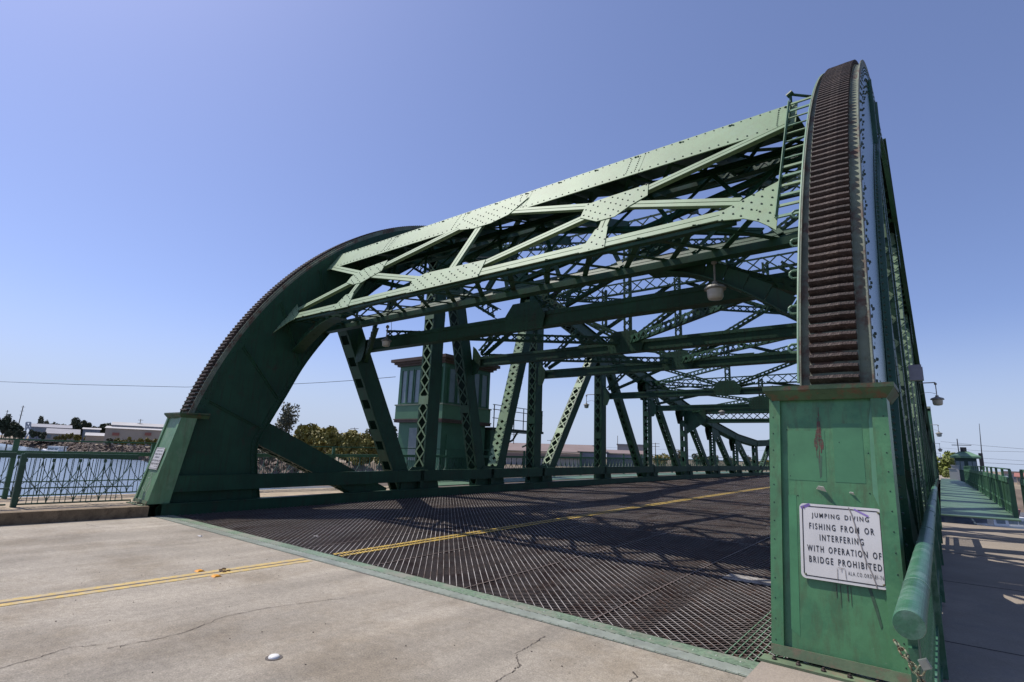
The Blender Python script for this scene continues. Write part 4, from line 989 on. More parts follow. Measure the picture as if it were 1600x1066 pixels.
# chain and padlock hanging under the end of the handrail
def link(c, d, up, L=.045, r=.0055, w=.026):
    m = MB(); d = Vector(d).normalized(); up = Vector(up); up = (up - d * up.dot(d)).normalized(); P = []
    for k in range(14):
        a = 2 * math.pi * k / 14; ly = math.cos(a) * w / 2; lx = math.sin(a) * w / 2 + (L / 2 - w / 2) * (1 if math.sin(a) > 0 else -1); P.append(Vector(c) + d * lx + up * ly)
    P.append(P[0]); m.poly(P, r, 6); return m
ch = thing('chain', (-.2, 2.66, 1.0), 'short green and rusty chain hanging below the handrail end', 'chain')
pts = [(-.196, 2.59, 1.020), (-.180, 2.58, 1.000), (-.166, 2.57, .980), (-.152, 2.565, .960), (-.140, 2.56, .938), (-.130, 2.56, .914), (-.126, 2.56, .888), (-.130, 2.56, .862)]
for i, (a, b) in enumerate(zip(pts[:-1], pts[1:])):
    link((Vector(a) + Vector(b)) / 2, Vector(b) - Vector(a), (1, 0, 0) if i % 2 else (0, 1, .2), .036, .0040, .019).build('link', CHAIN, ch, smooth=True)
pd = thing('padlock', (-.11, 2.55, .95), 'small square padlock hooked on the chain below the handrail end', 'padlock')
m = MB(); m.obox((-.112, 2.545, .975), Vector((.0125, 0, .006)), Vector((0, .009, 0)), Vector((-.007, 0, .0145))); m.obox((-.112, 2.5345, .975), Vector((.0105, 0, .005)), Vector((0, .0012, 0)), Vector((-.006, 0, .0125))); m.build('lock_body', BRASS, pd)
link((-.126, 2.548, .950), (-.5, 0, -1), (1, 0, .3), .036, .0032, .020).build('shackle', CHAIN, pd)

# ================================================================ LAMPS
def lamp(pos, label, r=.17, rod=.6, bracket=None, group=None):
    """pos = bottom centre of the globe"""
    x, y, z = pos; t = thing('street_lamp', (x, y, z + r * 1.9 + rod), label, 'lamp', group)
    m = MB(); m.lathe((x, y, z), [(0.001, 0), (r * .35, .01 * r / .17), (r * .62, r * .12), (r * .74, r * .35), (r * .80, r * 1.05), (r * .80, r * 1.2)], 18); m.build('globe', GLOBE, t, smooth=True)
    m = MB(); m.lathe((x, y, z + r * 1.05), [(r * .80, 0), (r * 1.04, r * .06), (r * 1.04, r * .16), (r * .92, r * .34), (r * .45, r * .52), (r * .26, r * .62), (r * .26, r * .85), (0.001, r * .86)], 18); m.build('lamp_cap', CAPM, t, smooth=False)
    m = MB(); zt = z + r * 1.9; m.tube((x, y, zt), (x, y, zt + rod), .016, 8); m.lathe((x, y, zt + rod - .05), [(.016, -.05), (.045, -.03), (.045, .02), (.016, .05)], 10)
    if bracket:
        bx = bracket; m.tube((bx, y, zt + rod), (x, y, zt + rod), .02, 8); P = []
        for k in range(7): a = k / 6; P.append((bx + (x - bx) * a, y, zt + rod * (.1 + .15 * math.sin(a * math.pi))))
        m.poly(P, .008, 5)
    m.build('lamp_stem', CAPM, t); return t
lamp((-2.66, 8.72, 4.25), 'large hanging lamp below the portal, nearest the right arch', rod=.40)
l2 = lamp((-11.6, 9.05, 4.36), 'smaller hanging lamp below the portal, beside the batten plated post on the far side', r=.14, rod=.35)
m = MB(); m.poly([(-11.6, 9.05, 4.78), (-11.5, 9.05, 4.72), (-11.42, 9.05, 4.85), (-11.46, 9.05, 5.05)], .006, 5); m.build('cable', WIRE, l2)
lamp((-15.1, 25.8, 4.22), 'bracket lamp hanging outside the far truss, left of a laced post', r=.16, rod=.45, bracket=-14.55)
lamp((-10.9, 36.0, 4.55), 'small distant lamp hanging under the last portal strut', r=.2, rod=.25)
for i, (y, z, lb) in enumerate(((26.2, 4.02, 'uppermost and nearest'), (52.0, 4.02, 'middle'), (76.0, 3.5, 'lower'), (101, 3.0, 'smallest and farthest'))):
    lamp((.16, y, z), lb + ' of the bracket lamps lined up along the right truss above the walkway', r=.21, rod=.5, bracket=-.35, group='bracket lamps along the right truss')
m = MB(); m.box(-.36, -.10, 15.2, 15.4, 3.62, 3.92); m.box(-.36, -.12, 15.22, 15.36, 3.92, 3.98)
tag(m.build('traffic_signal_box', mat('box_grey', (0.28, 0.28, 0.33), .4, .1, 9)), 'grey metal box fixed to the outside of the right truss below the lamps', 'box')

# ================================================================ OPERATOR HOUSE BESIDE THE FAR TRUSS
def operator_house(x0, x1, y0, y1, zf, zt, name, label, roof='flat'):
    t = thing(name, ((x0 + x1) / 2, (y0 + y1) / 2, zf), label, 'bridge house'); HG = mat('house_green', (0.045, 0.135, 0.07), .5, .15, 1.5, bump=.1); HT = mat('house_trim', (0.17, 0.20, 0.135), .6, .2, 3)
    zl = zf + (zt - zf) * .50; s = .16                      # upper storey overhangs
    m = MB(); m.box(x0 + s, x1 - s, y0 + s, y1 - s, zf, zl - .02); m.build('lower_wall', HG, t)
    m = MB(); m.box(x0, x1, y0, y1, zl, zl + .62); m.build('parapet_panel', mat('house_panel', (0.085, 0.19, 0.095), .5, .1, 2), t)
    m = MB(); m.box(x0 + .06, x1 - .06, y0 + .06, y1 - .06, zl + .62, zt - .3); m.build('upper_wall', HG, t)
    m = MB(); m.box(x0 - .05, x1 + .05, y0 - .05, y1 + .05, zl - .05, zl - .001); m.box(x0 - .02, x1 + .02, y0 - .02, y1 + .02, zl - .16, zl - .051); m.build('belt_course', WOODR, t)
    m = MB(); m.box(x0 - .04, x1 + .04, y0 - .04, y1 + .04, zl + .621, zl + .68); m.build('sill', HT, t)
    m = MB(); m.box(x0 - .28, x1 + .28, y0 - .28, y1 + .28, zt - .14, zt); m.box(x0 - .16, x1 + .16, y0 - .16, y1 + .16, zt - .24, zt - .141); m.box(x0 - .05, x1 + .05, y0 - .05, y1 + .05, zt - .34, zt - .241); m.build('cornice', WOODR, t)
    wz0, wz1 = zl + .70, zt - .50
    def win(c, ax, w, nrm):
        f = MB(); c = Vector(c); ax = Vector(ax); nrm = Vector(nrm); up = Vector((0, 0, 1)); h = (wz1 - wz0) / 2; c.z = (wz0 + wz1) / 2
        for q in (-1, 1): f.obox(c + ax * q * w / 2 + nrm * .03, ax * .028, nrm * .03, up * h)
        for q in (-1, 1): f.obox(c + up * q * (h - .025) + nrm * .028, ax * (w / 2 - .029), nrm * .026, up * .025)
        fo = f.build('window', HG, t); g = MB(); g.obox(c + nrm * .012, ax * (w / 2 - .03), nrm * .004, up * (h - .05)); g.build('pane', CURT, fo)
    nx = 4
    wx = (x1 - x0 - .5)
    for k in range(6):
        u = x0 + .32 + (k + .5) * (wx - .1) / 6 + (0.06 if k >= 2 else 0) + (.06 if k >= 4 else 0) - .06
        win((u, y0 + .06, 0), (1, 0, 0), (wx - .1) / 6 - .05, (0, -1, 0))
    wy = y1 - y0 - .5
    for k in range(5):
        u = y0 + .28 + (k + .5) * wy / 5; win((x1 - .06, u, 0), (0, 1, 0), wy / 5 - .10, (1, 0, 0))
    f = MB(); f.box(x0 + .9, x0 + 1.75, y0 + s - .03, y0 + s - .001, zf + .9, zl - .35); fo = f.build('window', HG, t); g = MB(); g.box(x0 + .97, x0 + 1.68, y0 + s - .045, y0 + s - .031, zf + .97, zl - .42); g.build('pane', CURT, fo)
    for k in range(9): 
        g = MB(); g.tube((x0 + 1.0 + k * .08, y0 + s - .06, zf + .95), (x0 + 1.0 + k * .08, y0 + s - .06, zl - .4), .008, 5); g.build('window_bar', CHALK, fo)
    f = MB(); f.box(x1 - s + .001, x1 - s + .03, y0 + .5, y0 + 1.35, zf + .1, zf + 2.15); f.build('door', mat('door_green', (0.05, 0.15, 0.08), .5, .15, 2), t)
    for k in range(8): g = MB(); g.box(x0 + s + .02, x0 + s + .30, y0 + s - .02, y0 + s - .001, 0, 0)
    return t
operator_house(-20.2, -17.02, 16.64, 19.9, .2, 5.86, 'operator_house', 'two storey green operator house with brown cornice seen behind the laced posts')
# balcony beyond the house
bal = thing('balcony', (-17.6, 20.6, 2.75), 'dark railed steel balcony behind the operator house beside a post', 'balcony'); DKM = mat('balcony_dark', (0.035, 0.05, 0.04), .6, .2, 3)
m = MB(); m.box(-18.2, -16.9, 19.95, 24.3, 2.72, 2.84); m.build('platform', DKM, bal)
for y in (20.1, 20.9, 21.7, 22.5, 23.3, 24.2):
    m = MB(); m.tube((-16.95, y, 2.84), (-16.95, y, 3.95), .025, 6); m.build('post', DKM, bal)
for z in (3.95, 3.72, 3.3):
    m = MB(); m.tube((-16.95, 20.0, z), (-16.95, 24.25, z), .02, 6); m.build('rail', DKM, bal)
for y in (20.3, 22.1, 24.0):
    m = MB(); m.poly([(-17.0, y, 2.72), (-17.3, y, 2.3), (-18.1, y, 2.0)], .05, 6); m.build('bracket', DKM, bal)
m = MB(); m.box(-17.1, -16.85, 23.0, 24.1, 2.9, 3.9); m.build('switch_box', DKM, bal)
m = MB(); m.box(-17.9, -17.0, 19.96, 20.4, .25, 2.7); m.build('stair_wall', mat('house_dark', (0.04, 0.10, 0.06), .5, .2, 2), bal)
# far house on the right
fh = thing('bridge_house', (3.8, 101, 0), 'small dark green hip roofed bridge house at the end of the right walkway', 'bridge house')
px_ = Vector((at(1495, 740, 100))); hx0 = px_.x; hx1 = at(1529, 740, 100).x; DG = mat('far_house_green', (0.03, 0.07, 0.055), .5, .2, 1)
zt_ = at(1512, 712, 100).z
m = MB(); m.box(hx0, hx1, 100, 104, -1, zt_ - .1); m.build('wall', DG, fh)
m = MB(); e = .5; a = (hx0 - e, 100 - e, zt_ - .1); b = (hx1 + e, 100 - e, zt_ - .1); c = (hx1 + e, 104 + e, zt_ - .1); d = (hx0 - e, 104 + e, zt_ - .1); p1 = ((hx0 + hx1) / 2 - .5, 102, zt_ + .62); p2 = ((hx0 + hx1) / 2 + .5, 102, zt_ + .62)
m.quad(a, b, p2, p1); m.quad(b, c, p2); m.quad(c, d, p1, p2); m.quad(d, a, p1); m.box(hx0 - e, hx1 + e, 100 - e, 104 + e, zt_ - .35, zt_ - .11); m.build('roof', MID, fh)
for u in (.22, .78):
    f = MB(); xx = hx0 + (hx1 - hx0) * u; f.box(xx - .5, xx + .5, 99.94, 99.999, zt_ - 2.1, zt_ - .7); fo = f.build('window', DG, fh)
    for q in (-.24, .24):
        g = MB(); g.box(xx + q - .2, xx + q + .2, 99.90, 99.939, zt_ - 2.0, zt_ - .8); g.build('pane', CURT, fo)
m = MB(); xx = (hx0 + hx1) / 2; m.tube((xx - .6, 102, zt_ + .5), (xx - .6, 102, zt_ + 2.4), .06, 6); m.tube((xx - 1.3, 102, zt_ + 1.5), (xx + .9, 102, zt_ + 1.5), .05, 6); m.box(xx - .4, xx + .3, 101.8, 102.2, zt_ + .6, zt_ + 1.2); m.build('roof_mast', WIRE, fh)
# ================================================================ MARKERS ON THE ROAD
for (x, y), lb in ((gp(312, 893), 'amber raised road marker on the far side of the yellow line'), (gp(338, 901), 'amber raised road marker on the near side of the yellow line')):
    m = MB(); m.hexa([(x - .05, y - .05, .001), (x + .05, y - .05, .001), (x + .05, y + .05, .001), (x - .05, y + .05, .001), (x - .04, y - .025, .018), (x + .04, y - .025, .018), (x + .04, y + .025, .018), (x - .04, y + .025, .018)]); tag(m.build('road_marker', AMB), lb, 'road marker')
x, y = gp(350, 892); rk = MB()
for k in range(9): rk.obox((x + random.uniform(-.1, .1), y + random.uniform(-.07, .07), .012), Vector((random.uniform(.01, .03), 0, .004)), Vector((0, random.uniform(.008, .02), 0)), Vector((0, 0, random.uniform(.004, .012))))
o = rk.build('marker_rubble', mat('rubble', (0.26, 0.19, 0.12), .7, .5, 30), stuff=True); o['label'] = 'crushed pieces of a broken marker on the yellow line'
bx, by = gp(428, 1028); bt = thing('road_button', (bx, by, 0), 'white domed ceramic button on a dark pad in the near lane', 'road marker')
m = MB(); m.lathe((bx, by, .0005), [(.066, 0), (.064, .004), (0.001, .0045)], 20); m.build('pad', TAR, bt)
m = MB(); m.lathe((bx, by, .004), [(.044, 0), (.042, .008), (.034, .016), (.02, .020), (0.001, .0215)], 20); m.build('dome', CERAM, bt, smooth=True)
for (px0, py0, nm, mt_) in ((494, 838, 'leaf litter', CHALK), (313, 838, 'white scrap', CHALK), (1186, 728, '', None)):
    if mt_ is None: continue
    x, y = gp(px0, py0); m = MB(); m.hexa([(x - .05, y - .03, .002), (x + .06, y - .02, .002), (x + .04, y + .03, .002), (x - .04, y + .02, .002), (x - .04, y - .02, .012), (x + .05, y - .01, .02), (x + .03, y + .02, .012), (x - .03, y + .01, .008)])
    tag(m.build('paper_scrap', mt_), 'small pale scrap lying on the road ' + ('near the grating edge' if px0 > 400 else 'in the far lane'), 'litter')
m = MB()
for k in range(60):
    x = random.uniform(-9, -1.4); y = random.uniform(1.6, 4.6); s_ = random.uniform(.002, .005); m.obox((x, y, .002), (s_ * 1.5, 0, 0), (0, s_, 0), (0, 0, .003))
o = m.build('grit', mat('grit_dark', (0.09, 0.07, 0.06), .9, .3, 9), stuff=True); o['label'] = 'scattered dark grit on the near lane'

# ================================================================ TREES
def crown(mb, c, r, n, leaf=.28, sq=1.0, lobes=7, rnd=None):
    rnd = rnd or random; c = Vector(c); Ls = []
    for i in range(lobes):
        v = Vector((rnd.gauss(0, 1), rnd.gauss(0, 1), rnd.gauss(0, .8))).normalized() * rnd.uniform(.25, .72); Ls.append((Vector((v.x * r, v.y * r, v.z * r * sq)), r * rnd.uniform(.32, .55)))
    for i in range(n):
        o, rr = Ls[i % lobes]; v = Vector((rnd.gauss(0, 1), rnd.gauss(0, 1), rnd.gauss(0, 1))).normalized() * rr * rnd.uniform(.55, 1.05) ; v.z *= sq
        p = c + o + v; a = Vector((rnd.gauss(0, 1), rnd.gauss(0, 1), rnd.gauss(0, 1))).normalized(); b = a.orthogonal().normalized(); a = a * leaf * rnd.uniform(.5, 1.2); b = b * leaf * rnd.uniform(.5, 1.2)
        mb.quad(p - a, p - b * .6, p + a, p + b * .6)
def tree(px_x, px_top, px_w, D, lf, label, name='tree', cat='tree', z0=-1.2, group=None, n=2600, sq=None, lobes=9, trunk=.35, leafk=.055, sparse=1.0):
    topp = at(px_x, px_top, D); base = Vector((topp.x, topp.y, z0)); H_ = topp.z - z0; w = px_w * depth_of(topp) / FPX / 2
    t = thing(name, tuple(base), label, cat, group); rz = (H_ * (1 - trunk)) / 2; m = MB(); sqq = rz / w
    crown(m, base + Vector((0, 0, H_ - rz)), w, n, leaf=w * leafk * 2.2, sq=sqq, lobes=lobes); m.build('crown', lf, t)
    m = MB(); m.tube(base, base + Vector((w * .05, 0, H_ * .55)), max(.12, w * .07), 8, max(.06, w * .04))
    for k in range(4):
        a = base + Vector((0, 0, H_ * (.35 + .07 * k))); m.tube(a, a + Vector((math.cos(k * 1.7) * w * .5, math.sin(k * 1.7) * w * .5, H_ * .28)), max(.07, w * .035), 6, .03)
    m.build('trunk', BARK, t); return t
SIDE = 'trees on the near bank behind the arch'
tree(452, 627, 40, 118, LEAFC, 'tall thin eucalyptus with gaps in its crown, seen under the arch', n=1500, lobes=12, trunk=.30, leafk=.05)
tree(474, 656, 26, 116, LEAFB, 'lower dark tree leaning right of the tall eucalyptus', n=1300, lobes=7, trunk=.25)
tree(489, 663, 54, 108, LEAFA, 'broad olive round tree, left one of the clump under the arch', n=6000, trunk=.02, lobes=16, leafk=.06)
tree(518, 662, 56, 104, LEAFA, 'dense olive dome shaped tree in the middle under the arch', n=6000, trunk=.02, lobes=16, leafk=.06)
tree(548, 670, 52, 104, LEAFA, 'flat topped bushy olive tree right of the dome shaped one', n=6000, trunk=.02, lobes=16, leafk=.06)
tree(574, 676, 42, 104, LEAFA, 'low olive tree between the flat topped tree and the batten post', n=4500, trunk=.02, lobes=12, leafk=.06)
tree(598, 661, 48, 110, LEAFB, 'dark tree half hidden behind the batten plated post', n=3000, trunk=.05, lobes=10)
tree(538, 668, 12, 125, LEAFC, 'bare twiggy treetop showing over the olive trees', n=300, trunk=.2)
for i, (x, y, w) in enumerate(((408, 700, 26), (428, 703, 24), (452, 702, 30), (480, 700, 34), (515, 698, 40), (560, 700, 40), (600, 700, 30))):
    tree(x, y, w, 98, LEAFC if i < 4 else LEAFA, ORD[i] + ' low scrubby bush from the left at the water edge under the arch', 'bush', 'bush', group='scrub along the water edge under the arch', n=900, trunk=0.0, lobes=6)
for i, (x, y, w, lf, lb) in enumerate(((956, 708, 16, LEAFD, 'small yellow green bush before the long sheds'), (1034, 705, 30, LEAFA, 'olive tree behind the railing between two laced diagonals'), (1062, 702, 22, LEAFC, 'brownish tree right of the olive one behind the laced posts'),
        (1092, 707, 24, LEAFB, 'dark pointed tree far behind the shallow truss'), (1112, 709, 26, LEAFB, 'dark broad tree far behind the shallow truss'), (1140, 712, 22, LEAFB, 'low dark tree behind the second shallow bay'), (1172, 712, 26, LEAFC, 'brownish tree behind the third shallow bay'), (1196, 715, 22, LEAFA, 'olive tree beside the last post in view'))):
    tree(x, y, w, 190, lf, lb, n=900, trunk=.1)
# far left shore
for x, y, w, lf, lb in ((3, 644, 16, LEAFB, 'tall dark tree at the left edge of the picture'), (15, 643, 13, LEAFB, 'tall dark pointed tree second from the left edge'), (27, 660, 20, LEAFB, 'lower dark tree right of the two tall ones on the far shore'),
        (69, 648, 11, LEAFC, 'brownish conifer standing above the grey shed'), (80, 657, 12, LEAFC, 'small brownish tree right of the conifer'), (92, 661, 18, LEAFB, 'dark tree behind the roof of the grey shed'), (104, 661, 14, LEAFB, 'dark tree at the right end of the grey shed roof'),
        (116, 654, 12, LEAFC, 'thin grey green tree before the highest round tree'), (128, 650, 20, LEAFB, 'highest round tree in the middle of the far shore'), (141, 657, 12, LEAFB, 'small dark tree right of the highest round tree'), (154, 660, 18, LEAFC, 'loose greyish tree left of the cream hall'), (170, 656, 24, LEAFB, 'dark tree rising behind the cream hall roof')):
    tree(x, y, w * 1.25, 400, lf, lb, n=1100, trunk=.15, lobes=6, leafk=.09)
for x, y, w, lb in ((-6, 650, 22, 'dark tree cut by the left picture edge'), (9, 655, 18, 'bushy dark tree filling the gap between the tall pointed ones'), (21, 655, 14, 'dark tree low beside the second pointed tree'), (35, 662, 16, 'low dark tree at the foot of the leaning pole'), (62, 662, 14, 'dark low tree behind the conifer base'), (98, 660, 20, 'broad dark tree over the middle of the grey shed roof'), (121, 658, 14, 'dark tree touching the highest round tree'), (135, 656, 16, 'dark tree right under the highest round tree'), (148, 662, 14, 'low loose tree over the white roofed building'), (163, 662, 18, 'dark tree against the left end of the cream hall')):
    tree(x, y, w, 410, LEAFB, lb, n=900, trunk=.08, lobes=7, leafk=.09)
for i, (x, y, w) in enumerate(((12, 671, 9), (19, 671, 9), (27, 672, 9), (35, 670, 11), (51, 670, 12), (60, 670, 12), (68, 671, 12), (88, 678, 6), (94, 678, 6), (99, 677, 7), (106, 676, 10), (112, 675, 7), (125, 675, 15), (138, 679, 11), (148, 679, 12))):
    tree(x, y, w, 330, LEAFB if i < 7 else LEAFA, ORD[i] + ' clipped street tree from the left along the far shore road', 'street_tree', 'tree', group='clipped street trees on the far shore', n=420, trunk=.10, lobes=4, leafk=.11)
for i, (x, y, w) in enumerate(((173, 683, 14), (184, 681, 14), (195, 682, 14), (206, 682, 12), (215, 683, 12), (224, 684, 12), (232, 684, 12), (240, 683, 12))):
    tree(x, y, w, 262, LEAFA if i else LEAFC, ORD[i] + ' yellowish bush from the left before the cream hall', 'hedge_bush', 'bush', group='bushes before the cream hall', n=380, trunk=.02, lobes=4, leafk=.11)
tree(1481, 705, 46, 150, LEAFD, 'bright green rounded tree at the end of the right walkway', n=3500, trunk=.12, lobes=12)
tree(1479, 733, 18, 140, LEAFD, 'low bright bush under the rounded tree by the walkway end', 'bush', 'bush', n=900, trunk=0, lobes=5)

# ================================================================ BUILDINGS, POLES AND BOATS ON THE SHORES
def shed(name, label, x0, x1, ytop, yeave, D, depth, wall, roof, z0=-1.2, ridge=True, windows=0, cat='building', mon=False, D2=None, gable=False):
    A = at(x0, yeave, D); Bq = at(x1, yeave, D2 or D); zt = (A.z + Bq.z) / 2; zr = max(at(x0, ytop, D).z, at(x1, ytop, D).z); d = (Bq - A); d.z = 0; L = d.length; d.normalize(); n = Vector((-d.y, d.x, 0)); n = n if n.dot(A) > 0 else -n
    t = thing(name, (A.x, A.y, z0), label, cat); A0_ = Vector((A.x, A.y, z0)); up = Vector((0, 0, 1)); m = MB()
    def P(u, v, z): return Vector((A.x, A.y, z)) + d * u + n * v
    m.hexa([P(0, 0, z0), P(L, 0, z0), P(L, depth, z0), P(0, depth, z0), P(0, 0, zt), P(L, 0, zt), P(L, depth, zt), P(0, depth, zt)]); m.build('wall', wall, t)
    m = MB(); e = .4
    if ridge:
        m.prism([P(-e, -e, zt), P(-e, depth / 2, zr), P(-e, depth + e, zt)], d * (L + 2 * e))
    else: m.prism([P(-e, -e, zt), P(-e, -e, zr), P(-e, depth + e, zr), P(-e, depth + e, zt)], d * (L + 2 * e))
    m.build('roof', roof, t)
    for k in range(windows):
        w = L / (windows * 1.7); u = (k + .5) * L / windows; m = MB(); zc = z0 + (zt - z0) * .62; h = (zt - z0) * .22
        m.hexa([P(u - w / 2, -.08, zc - h), P(u + w / 2, -.08, zc - h), P(u + w / 2, -.01, zc - h), P(u - w / 2, -.01, zc - h), P(u - w / 2, -.08, zc + h), P(u + w / 2, -.08, zc + h), P(u + w / 2, -.01, zc + h), P(u - w / 2, -.01, zc + h)]); m.build('window', GLASS if not mon else mon, t)
    return t
def wallm(n, c): return mat('wall_' + n, c, .8, .12, .2)
BEI, GRYW, BLUW, RED = wallm('beige', (.40, .34, .27)), wallm('grey', (.27, .27, .28)), wallm('blue_grey', (.17, .20, .25)), wallm('red_brown', (.30, .12, .09))
RBR, RGR, RWH = wallm('roof_brown', (.20, .15, .135)), wallm('roof_grey', (.26, .26, .28)), wallm('roof_white', (.40, .39, .38))
shed('grey_shed', 'long low grey shed with a row of dark windows on the far left shore', 48, 112, 664, 668, 370, 30, GRYW, RGR, windows=6)
shed('beige_shed', 'low beige shed behind the slim street trees on the far shore', 72, 124, 671, 678, 345, 20, BEI, RGR, windows=5)
shed('white_roofed_building', 'small building with a white roof left of the cream hall', 130, 157, 669, 671, 350, 14, BLUW, RWH, windows=4)
shed('low_white_shed', 'low shed with a white sloping roof beside the cream hall', 134, 166, 677, 681, 320, 16, BEI, RWH)
hall = shed('cream_hall', 'large cream industrial hall with a raised strip roof behind the hedge row', 165, 262, 669, 671, 285, 30, BEI, RWH)
shed('hall_upper_storey', 'raised clerestory strip along the top of the cream hall', 175, 262, 663, 666, 296, 12, GRYW, RWH, z0=4.5, windows=12)
for k, (xa, xb) in enumerate(((177, 186), (228, 236))):
    A = at(xa, 676, 284); Bq = at(xb, 681, 284); m = MB(); m.hexa([(A.x, A.y - .3, Bq.z), (Bq.x, Bq.y - .3, Bq.z), (Bq.x, Bq.y, Bq.z), (A.x, A.y, Bq.z), (A.x, A.y - .3, A.z), (Bq.x, Bq.y - .3, A.z), (Bq.x, Bq.y, A.z), (A.x, A.y, A.z)])
    m.build('wall_panel', RED, hall)
shed('long_warehouse', 'long brown roofed warehouse behind the railing in the middle of the bridge', 700, 905, 695, 705, 165, 30, BEI, RBR, D2=150)
shed('gabled_warehouse', 'blue grey gabled warehouse at the right end of the long brown roof', 904, 946, 697, 706, 152, 20, BLUW, RBR)
shed('second_blue_shed', 'lower blue grey shed right of the gabled warehouse', 948, 1006, 704, 710, 160, 20, BLUW, RBR)
shed('pale_block', 'pale windowless block behind the blue grey sheds', 965, 1008, 695, 696, 230, 30, GRYW, RGR, ridge=False)
shed('low_store', 'low pinkish store below the long warehouse behind the balusters', 780, 905, 712, 715, 140, 8, RWH, RBR, ridge=False)
def pole(x, ytop, ybot, D, label, lean=0.0, arms=2, r=.16):
    a = at(x, ytop, D); b = Vector((a.x, a.y, -1.2)); bb = b + Vector((lean, 0, 0)); t = thing('utility_pole', tuple(b), label, 'utility pole')
    m = MB(); m.tube(bb, a, r, 6, r * .7); m.build('shaft', BARK, t)
    for k in range(arms):
        c = bb.lerp(a, .96 - .12 * k); m = MB(); m.bar(c + Vector((-1.3, -.6, 0)), c + Vector((1.3, .6, 0)), .14, .14); m.build('cross_arm', BARK, t)
    return a
pA = pole(36.6, 634, 661, 400, 'tall leaning utility pole above the trees on the far left shore', lean=-2.5, arms=3, r=.3)
pole(12, 641, 661, 430, 'utility pole just behind the tall trees at the left edge', arms=2, r=.25)
pole(220, 655, 668, 300, 'utility pole sticking up behind the cream hall', arms=2, r=.2)
pole(803, 677, 700, 170, 'utility pole over the long warehouse near the balcony', arms=1)
pole(861, 687, 700, 200, 'short pole top left of the pale laced diagonal', arms=1)
pole(965, 681, 700, 180, 'thin pole over the blue grey sheds', arms=0, r=.12)
pole(1024, 692, 712, 200, 'utility pole between two laced members over the olive tree', arms=2)
pole(554, 668, 680, 180, 'small antenna pole over the olive trees', arms=1, r=.1)
def wire(pts, label, r=.03):
    m = MB(); m.poly([at(*p) for p in pts], r, 4); return tag(m.build('overhead_wire', WIRE), label, 'wire')
wire([(-60, 594, 62), (0, 596.5, 58), (120, 601, 52), (290, 605, 46), (420, 602, 40), (500, 598, 36), (560, 594, 32), (618, 589, 28)], 'single sagging wire crossing behind the left arch to the house', .017)
wire([(700, 701, 300), (803, 699, 260), (940, 699, 260), (1060, 703, 260), (1200, 704, 300)], 'faint wires over the warehouses', .04)
wire([(1470, 690, 300), (1530, 696, 260), (1640, 705, 240)], 'upper thin wire across the sky at the right', .06)
wire([(1470, 700, 300), (1537, 705, 240), (1640, 707, 240)], 'second thin wire across the sky at the right', .05)
wire([(1533, 716, 260), (1640, 723, 260)], 'third wire right of the hip roofed house', .05)
wire([(1533, 723, 260), (1640, 728, 260)], 'lowest wire right of the hip roofed house', .07)
m = MB(); a = at(1537, 745, 110); b = at(1530, 662, 110); m.tube((a.x, a.y, -1), a, .14, 6); m.tube(a, b, .10, 6, .03); m.box(a.x - .25, a.x + .25, a.y - .2, a.y + .2, a.z + 1, a.z + 3.5); tag(m.build('radio_mast', WIRE), 'slim radio mast right of the hip roofed bridge house', 'mast')
# gantry frame on far shore
g = thing('loading_gantry', tuple(at(44, 685, 350)), 'pale steel gantry frame standing before the grey shed', 'gantry'); CG = wallm('gantry', (.45, .45, .47))
a, b, c, d = at(41, 660, 350), at(48, 660, 350), at(39, 686, 350), at(46, 686, 350); m = MB()
for p, q in ((a, c), (b, d), (a, b), (c.lerp(a, .5), b), (a, d.lerp(b, .5)), (c, d.lerp(b, .5))): m.bar(p, q, .5, .5)
m.build('frame', CG, g)
# white cabin cruiser at the far bank
def boat(px_x, py, D, L, heading, label, hullc, cab=True, name='motor_boat'):
    c = at(px_x, py, D); c.z = -4.5; t = thing(name, tuple(c), label, 'boat'); d = Vector((math.cos(heading), math.sin(heading), 0)); n = Vector((-d.y, d.x, 0)); m = MB(); W = L * .16; prof = []
    st = [(-.5, .9, .0), (-.2, 1, .02), (.15, .95, .06), (.38, .6, .12), (.5, .03, .2)]; rows = []
    for u, w, s_ in st: rows.append([c + d * L * u - n * W * w + Vector((0, 0, L * .11 + L * s_ * .3)), c + d * L * u - n * W * w * .7 + Vector((0, 0, -.1)), c + d * L * u + n * W * w * .7 + Vector((0, 0, -.1)), c + d * L * u + n * W * w + Vector((0, 0, L * .11 + L * s_ * .3))])
    for r0, r1 in zip(rows[:-1], rows[1:]):
        for k in range(3): m.quad(r0[k], r1[k], r1[k + 1], r0[k + 1])
        m.quad(r0[3], r1[3], r1[0], r0[0])
    m.quad(*rows[0]); m.build('hull', hullc, t)
    if cab:
        z1 = Vector((0, 0, L * .10)); z2 = Vector((0, 0, L * .24)); m = MB()
        m.hexa([c + d * L * u + n * W * w * .75 + z for z in (z1,) for u, w in ((-.35, -1), (.22, -1), (.22, 1), (-.35, 1))] + [c + d * L * u + n * W * w * .62 + z2 for u, w in ((-.35, -1), (.12, -1), (.12, 1), (-.35, 1))]); m.build('cabin', CERAM, t)
        m = MB()
        for w in (-1, 1):
            for u in (-.25, -.08, .06): m.obox(c + d * L * u + n * W * w * .70 + Vector((0, 0, L * .175)), d * L * .06, n * .06, Vector((0, 0, L * .03)))
        m.build('cabin_window', GLASS, t); m = MB(); m.obox(c + d * L * -.12 + Vector((0, 0, L * .25)), d * L * .27, n * W * .72, Vector((0, 0, L * .01))); m.build('cabin_roof', CERAM, t)
    return t
boat(85, 703, 236, 11, R(200), 'white cabin cruiser moored against the far bank', CERAM)
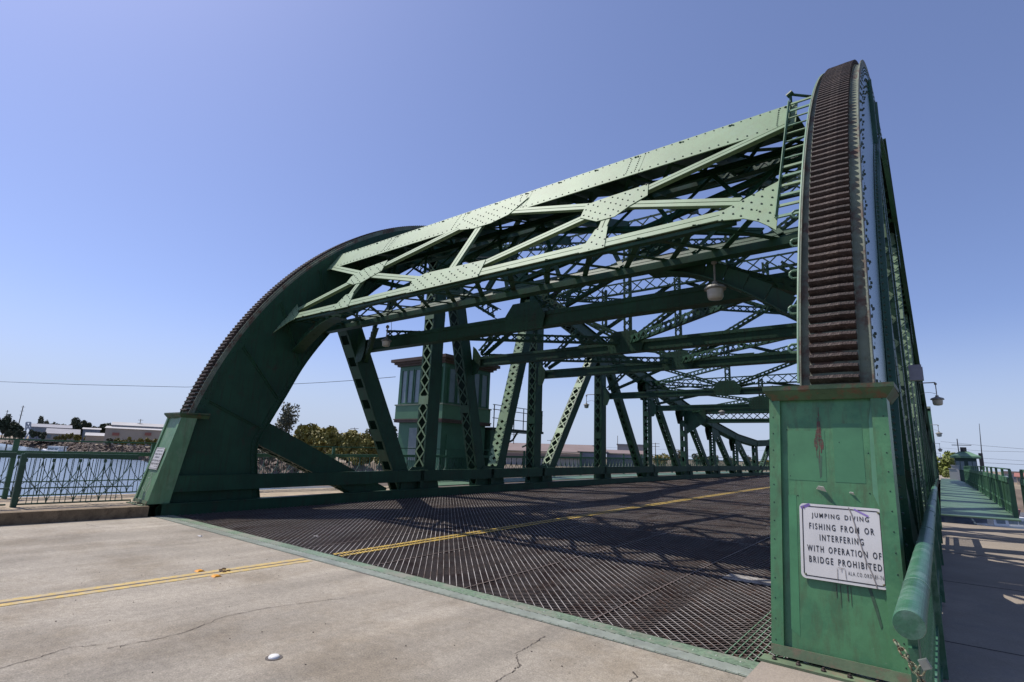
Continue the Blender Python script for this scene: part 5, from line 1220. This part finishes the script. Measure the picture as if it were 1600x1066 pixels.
# dark pontoon / dock along the far bank
m = MB(); a, b = at(110, 709, 215), at(300, 716, 190)
for k in range(12):
    p = a.lerp(b, k / 12); q = a.lerp(b, (k + .9) / 12); p.z = q.z = -4.2; m.bar(p, q, 2.2, .5)
dk = tag(m.build('dock', mat('dock_wood', (.09, .07, .06), .9, .3, 1)), 'dark floating dock low on the water by the far bank', 'dock')
for i, x in enumerate((8, 62, 100, 138, 190, 228)):
    p = at(x, 706, 225); p.z = -4.6; m = MB(); m.tube(p, p + Vector((0, 0, 3.4)), .18, 6); tag(m.build('mooring_pile', BARK), ORD[i] + ' dark mooring pile from the left in the water by the far bank', 'pile', 'mooring piles by the far bank')
q = at(26, 765, 70); q.z = -4.8; m = MB(); m.tube(q, q + Vector((0, 0, 1.6)), .35, 8); tag(m.build('broken_pile', BARK), 'broken timber pile in the water seen through the lower railing', 'pile')
# right shore
shed('waterfront_flats', 'white waterfront building with dark windows beyond the right railing', 1568, 1592, 737, 740, 200, 14, RWH, RBR, ridge=False, windows=5)
shed('reddish_roof_shed', 'reddish roofed shed at the right edge beyond the railing', 1588, 1640, 741, 746, 170, 18, BEI, RED, windows=5)
shed('grey_store', 'low grey store beyond the gap in the right railing', 1552, 1572, 744, 747, 190, 10, GRYW, RGR)
for i, (x, D, L, hc, lb) in enumerate(((1578, 78, 6, CERAM, 'white cabin boat seen through the gap in the right railing'), (1572, 105, 7, RED, 'red hulled boat behind the white one at the right'), (1592, 60, 5.5, BLUW, 'blue grey boat low in the gap of the right railing'), (1590, 130, 9, CERAM, 'larger white boat farther off at the right edge'))):
    boat(x, 760, D, L, R(20 + 60 * i), lb, hc)
tree(1560, 742, 16, 230, LEAFA, 'distant olive tree beside the white waterfront building', n=500)
tree(1604, 736, 26, 240, LEAFB, 'distant dark tree behind the reddish roof', n=600)
# cabinets at the end of the right walkway
for x, w, zz in ((1487, 3, 733), (1492, 4, 728)):
    a = at(x, zz, 88); m = MB(); ww = w * .09; m.box(a.x - ww, a.x + ww, a.y, a.y + .5, 0, a.z); m.box(a.x - ww * 1.2, a.x + ww * 1.2, a.y - .05, a.y + .55, a.z, a.z + .1)
    tag(m.build('gate_cabinet', RWH), 'pale metal cabinet beside the walkway end, ' + ('left and lower one' if x < 1490 else 'right and taller one'), 'cabinet')
